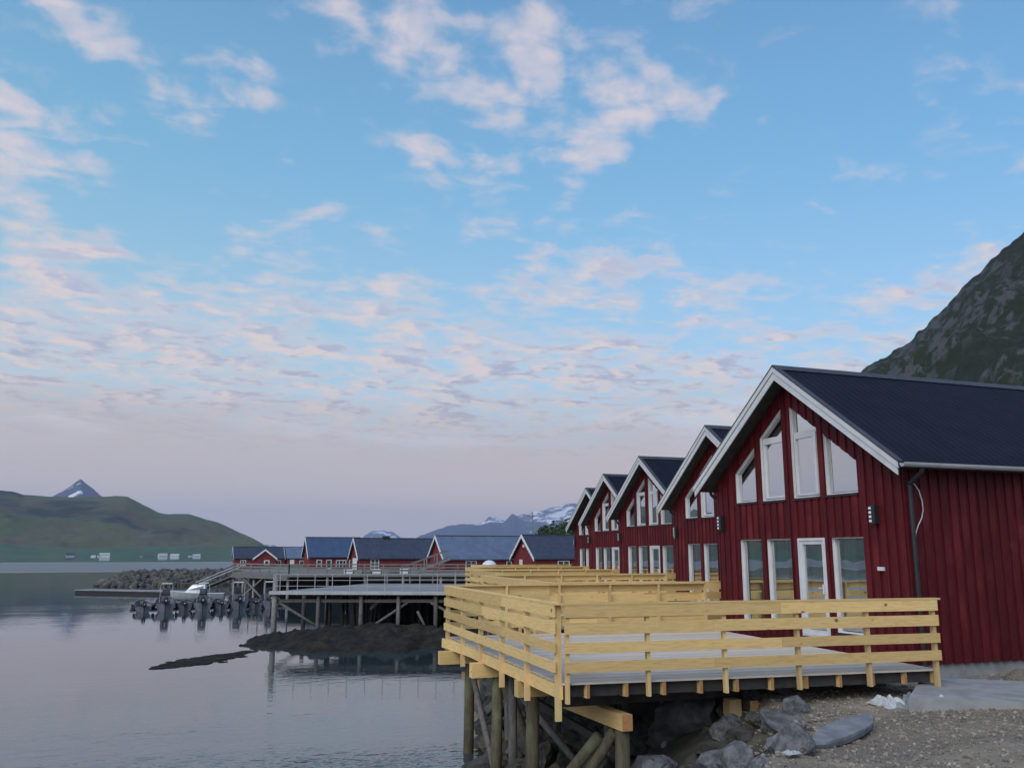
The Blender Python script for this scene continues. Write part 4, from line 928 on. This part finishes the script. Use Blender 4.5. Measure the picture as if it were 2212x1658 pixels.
# ------------------------------------------------------------------ floating dock, gangway, boats
def build_dock():
    d = thing('floating_dock', 'long flat floating dock reaching out past the breakwater', 'dock'); A, B = Vector((-9.3, 110.0, 0)), Vector((3.5, 99.0, 0)); 
    m = MB(); m.beam(A + Vector((0, 0, .08)), B + Vector((0, 0, .08)), 2.2, .40); m.build('pontoon', M_['black'], d)
    m = MB(); m.beam(A + Vector((0, 0, .34)), B + Vector((0, 0, .34)), 2.4, .10); m.build('planking', M_['oldwood_pale'], d)
    m = MB(); m.beam((-3.2, 79.0, .30), (9.2, 80.2, .30), 1.6, .12); m.build('finger_planking', M_['oldwood_pale'], d)
    m = MB(); m.beam((-3.1, 79.0, .08), (9.1, 80.2, .08), 1.4, .3); m.build('finger_pontoon', M_['black'], d)
build_dock()
g = thing('gangway', 'sloping metal gangway from the old quay down to the floating dock', 'gangway'); m = MB()
m.beam((2.4, 99.4, .45), (6.3, 95.5, 2.25), 1.0, .08); m.build('walkway', M_['oldwood'], g)
for s in (-.5, .5): m = MB(); m.beam((2.4 + s * .7, 99.4 + s * .7, 1.3), (6.3 + s * .7, 95.5 + s * .7, 3.1), .05, .08); m.build('handrail', M_['alu'], g)
def ring_hull(stations, n=9):
    rings = []
    for (y, hb, zs, zk) in stations:
        r = []
        for i in range(n):
            t = i / (n - 1) * 2 - 1; x = hb * math.copysign(abs(t) ** .8, t); z = zk + (zs - zk) * abs(t) ** 2.6; r.append((x, y, z))
        rings.append(r)
    return rings
def build_boat(label):
    b = thing('motorboat', label, 'boat', group='open motorboats moored stern to the viewer')
    st = [(0, .92, .62, -.22), (.6, .98, .62, -.24), (2.0, 1.0, .66, -.24), (3.4, .88, .74, -.18), (4.4, .58, .84, -.05), (5.0, .25, .92, .2), (5.25, .04, .95, .5)]
    m = MB(); rg = ring_hull(st); m.loft(rg, closed=False, caps=False); n = 9; m.add(rg[0], [tuple(range(n))]); m.build('hull', M_['hull'], b, smooth=False)
    m = MB(); rg = [[(-hb + .03, y, .30), (hb - .03, y, .30)] for (y, hb, zs, zk) in st[:-1]]; m.loft(rg, closed=False, caps=False); m.build('cockpit_floor', M_['alu'], b)
    m = MB()
    for s in (-1, 1):
        pts = [(s * hb, y, zs + .03) for (y, hb, zs, zk) in st]; m.tube(pts, .06, 6)
    m.build('gunwale', M_['black'], b)
    m = MB(); m.box(-.42, .42, 1.7, 2.5, .30, 1.12); m.hexa([(-.42, 2.2, 1.12), (.42, 2.2, 1.12), (.42, 2.5, 1.12), (-.42, 2.5, 1.12)], [(-.42, 2.05, 1.25), (.42, 2.05, 1.25), (.42, 2.3, 1.25), (-.42, 2.3, 1.25)]); m.build('console', M_['hull'], b)
    m = MB(); m.hexa([(-.42, 2.46, 1.12), (.42, 2.46, 1.12), (.42, 2.5, 1.12), (-.42, 2.5, 1.12)], [(-.36, 2.2, 1.62), (.36, 2.2, 1.62), (.36, 2.24, 1.62), (-.36, 2.24, 1.62)]); m.build('windscreen', M_['glass_dark'], b)
    m = MB()
    for s in (-1, 1): m.tube([(s * .62, 1.1, .5), (s * .58, 1.25, 1.95), (s * .5, 1.3, 2.05)], .028, 6)
    m.tube([(-.5, 1.3, 2.05), (.5, 1.3, 2.05)], .028, 6); m.build('frame', M_['alu'], b)
    m = MB(); m.box(-.5, .5, 1.15, 2.0, 2.06, 2.12); m.build('canopy', M_['boatwhite'], b)
    m = MB(); m.box(-.38, .38, .75, 1.25, .30, .78); m.build('seat', M_['black'], b)
    e = thing_part('outboard_motor', b)
    m = MB(); rings = [[(x * w, -.28 + y * l, z) for x, y in ((-.2, -.22), (.2, -.22), (.23, 0), (.2, .24), (-.2, .24), (-.23, 0))] for z, w, l in [(.55, .8, .8), (.72, 1.05, 1.05), (1.0, 1, 1), (1.14, .75, .8)]]; m.loft(rings); m.build('cowling', M_['black'], e)
    m = MB(); m.box(-.07, .07, -.40, -.16, -.45, .56); m.box(-.16, .16, -.44, -.1, -.12, -.08); m.build('motor_leg', M_['black'], e)
    MB().box(-.07, .07, -.525, -.50, .82, .90).build('motor_badge', M_['white_far'], e)
    for s in (-1, 1):
        m = MB(); rings = [[(s * 1.1 + r * math.cos(a), .9, z) if False else (s * 1.10 + r * math.cos(a), .9 + r * math.sin(a), z) for a in [2 * math.pi * j / 8 for j in range(8)]] for r, z in [(.05, .62), (.12, .52), (.13, .25), (.06, .08)]]; m.loft(rings); m.build('fender', M_['black'], b)
    return b
BOATS = [(-1.95, 71.9, .10, 1), (-.5, 71.8, .02, 0), (.85, 72.4, -.05, 1), (2.1, 71.9, -.03, 0), (3.45, 72.7, .04, 1), (4.75, 72.9, .02, 0), (6.0, 73.5, -.04, 1), (7.15, 73.3, -.02, 0)]
BL = ['lowest open skiff at the left end of the moored line', 'leftmost motorboat with a canopy frame in the moored line', 'open skiff between the first and second canopied motorboats', 'second canopied motorboat from the left in the moored line',
      'open skiff in the middle right of the moored line', 'third canopied motorboat from the left in the moored line', 'rightmost open skiff of the moored line', 'canopied motorboat nearest the tall quay post']
bt = build_boat(BL[7]); ch = children_of()
skiff = {k: [c for c in v if c.name.split('.')[0] not in ('frame', 'canopy', 'windscreen', 'console')] if k == bt else v for k, v in ch.items()}
for i, (x, y, rz, small) in enumerate(BOATS):
    c = bt if i == 7 else copy_tree(bt, skiff if small else ch); c.location = (x, y, 0.03); c.rotation_euler = (rnd.uniform(-.01, .01), rnd.uniform(-.03, .03), rz); c['label'] = BL[i]
    c.scale = (.58, .7, .66) if small else (.72, .85, .95)
def build_cruiser():
    b = thing('cabin_boat', 'white cabin boat lying broadside behind the open motorboats', 'boat', (4.4, 88.5, .02), R(82)); b.scale = (.8, .8, .8)
    st = [(0, 1.1, .75, -.2), (1.5, 1.2, .78, -.22), (3.6, 1.15, .85, -.2), (5.2, .75, .98, 0), (6.2, .3, 1.08, .3), (6.6, .04, 1.12, .6)]
    m = MB(); rg = ring_hull(st); m.loft(rg, closed=False, caps=False); m.add(rg[0], [tuple(range(9))]); m.build('hull', M_['gutter'], b)
    m = MB(); m.loft([[(-hb, y, zs), (hb, y, zs)] for (y, hb, zs, zk) in st], closed=False, caps=False); m.build('deck', M_['boatwhite'], b)
    m = MB(); m.hexa([(-.9, 2.0, .75), (.9, 2.0, .75), (.75, 4.4, .8), (-.75, 4.4, .8)], [(-.8, 2.1, 1.75), (.8, 2.1, 1.75), (.6, 3.5, 1.75), (-.6, 3.5, 1.75)]); m.build('cabin', M_['boatwhite'], b)
    m = MB(); m.hexa([(-.915, 2.3, 1.2), (.915, 2.3, 1.2), (.80, 3.9, 1.2), (-.80, 3.9, 1.2)], [(-.86, 2.32, 1.6), (.86, 2.32, 1.6), (.69, 3.6, 1.6), (-.69, 3.6, 1.6)]); m.build('window_band', M_['glass_dark'], b)
build_cruiser()

# ------------------------------------------------------------------ far shore farmsteads
_bvh = {}
def surface_z(name, x, y, default):
    from mathutils.bvhtree import BVHTree
    if name not in _bvh:
        me = bpy.data.objects[name].data; _bvh[name] = BVHTree.FromPolygons([v.co.copy() for v in me.vertices], [tuple(p.vertices) for p in me.polygons])
    hit = _bvh[name].ray_cast(Vector((x, y, 900)), Vector((0, 0, -1)))
    return hit[0].z if hit[0] is not None else default
def far_farm(x, y, w, l, h, wall, roofm, label, rz, cat='house'):
    o = thing('farmhouse', label, cat, (x, y, surface_z('heath_hill', x, y, .6)), rz, 'small buildings along the far shore')
    m = MB(); m.prism([(-l / 2, -w / 2, -1.2), (-l / 2, w / 2, -1.2), (-l / 2, w / 2, h), (-l / 2, 0, h + w * .4), (-l / 2, -w / 2, h)], (l, 0, 0)); m.build('wall', wall, o)
    m = MB()
    for s in (-1, 1): m.hexa([(-l / 2 - .4, 0, h + w * .4 + .05), (l / 2 + .4, 0, h + w * .4 + .05), (l / 2 + .4, s * (w / 2 + .4), h - .3), (-l / 2 - .4, s * (w / 2 + .4), h - .3)], [(-l / 2 - .4, 0, h + w * .4 + .35), (l / 2 + .4, 0, h + w * .4 + .35), (l / 2 + .4, s * (w / 2 + .4), h), (-l / 2 - .4, s * (w / 2 + .4), h)])
    m.build('roof', roofm, o)
FARM = [(-150, 1513, 8, 11, 4, 'g', 'pale grey house standing alone on the far left shore'), (-111, 1426, 4, 6, 2.2, 'w', 'tiny white hut left of the large white far-shore house'), (-104, 1428, 4, 5, 2, 'w', 'tiny white hut touching the large white far-shore house'),
        (-97, 1432, 9, 13, 5, 'w', 'largest white house on the far shore'), (-48, 1429, 4, 8, 2.0, 'w', 'low white boathouse on the far shore, left of the dark red barn'), (-38, 1440, 7, 12, 2.6, 'r', 'dark red barn on the far shore'),
        (-20, 1520, 9, 12, 5, 'w', 'white far-shore house right of the dark red barn'), (-2, 1520, 9, 12, 4.5, 'w', 'white far-shore house in the middle of the right-hand cluster'), (20, 1430, 5, 9, 2.2, 'w', 'low white shed near the right end of the far shore'), (30, 1520, 8, 10, 4.5, 'w', 'rightmost white house on the far shore')]
for i, (x, y, w, l, h, c, lab) in enumerate(FARM):
    far_farm(x * (1412 / 1430 if y < 1500 else 1436 / 1520), y * (1412 / 1430 if y < 1500 else 1436 / 1520), w * .8, l, h * .55, {'w': M_['white_far'], 'g': M_['gutter'], 'r': M_['far_red']}[c], M_['gutter'] if c == 'w' else M_['far_roof'], lab, [.2, -.3, .9, .1, 1.3, -.15][i % 6])

# ------------------------------------------------------------------ trees on the slope behind the boathouses
def build_tree(seed, h, spread):
    r = random.Random(seed); m = MB(); tips = []
    m.cyl((0, 0, -.6), (r.uniform(-.2, .2), r.uniform(-.2, .2), h * .55), .16, .09, 8)
    for k in range(9):
        z = h * (.22 + .5 * k / 9); a = r.uniform(0, 6.3); L = spread * r.uniform(.5, .95) * (1 - .35 * k / 9); q = (L * math.cos(a), L * math.sin(a), z + h * r.uniform(.12, .28)); m.cyl((0, 0, z), q, .06, .02, 5); tips.append(q)
    tips += [(r.uniform(-.3, .3), r.uniform(-.3, .3), h * .85), (0, 0, h * .65)]
    trunk = m.mesh('trunk', M_['bark'])
    m = MB()
    for q in tips:
        R0 = spread * r.uniform(.32, .55)
        for i in range(150):
            while True:
                p = Vector((r.uniform(-1, 1), r.uniform(-1, 1), r.uniform(-1, 1)))
                if .25 < p.length < 1: break
            c = Vector(q) + Vector((p.x * R0, p.y * R0, p.z * R0 * .8)); s = r.uniform(.09, .20)
            a = Vector((r.gauss(0, 1), r.gauss(0, 1), r.gauss(0, 1))).normalized() * s; b = a.cross(Vector((r.gauss(0, 1), r.gauss(0, 1), r.gauss(0, 1)))).normalized() * s * .7
            m.add([c - a, c + b, c + a, c - b], [(0, 1, 2, 3)])
    return trunk, m.mesh('crown', M_['leaf'])
TM = [build_tree(40 + i, 5.2 + .5 * i, 1.9 + .2 * i) for i in range(4)]
tr = random.Random(77)
TREES = [(1168, 1139, 166), (1178, 1133, 172), (1188, 1127, 164), (1198, 1123, 175), (1207, 1119, 166), (1216, 1116, 178), (1224, 1112, 168), (1233, 1110, 174), (1243, 1111, 166), (1254, 1106, 176), (1192, 1140, 158), (1214, 1132, 159), (1230, 1128, 158), (1250, 1125, 160)]
TL = ['lowest tree at the left end of the wooded slope beyond the farthest red cabin', 'small tree second from the left on the wooded slope beyond the cabins', 'tallest tree of the wooded slope, right beside the farthest cabin roof']
for i, (u, v, d) in enumerate(TREES):
    a, e = az_el(u, v); x, y = d * math.sin(a), d * math.cos(a); z = surface_z('crag_hillside', x, y, 3.0) - .2
    k = i % 4; h0 = (5.2 + .5 * k) * .93; s = min(1.7, max(.6, (HC + math.tan(e) * d - z) / h0)); tk, cr = TM[k]
    lab = TL[0] if i == 0 else TL[1] if i == 1 else TL[2] if i == 6 else 'green broadleaf tree within the wooded slope beyond the farthest red cabin'
    t = thing('broadleaf_tree', lab, 'tree', (x, y, z), tr.uniform(0, 6.3), 'trees on the wooded slope')
    t.scale = (s * .9, s * .9, s); link('trunk', tk, t); link('crown', cr, t)
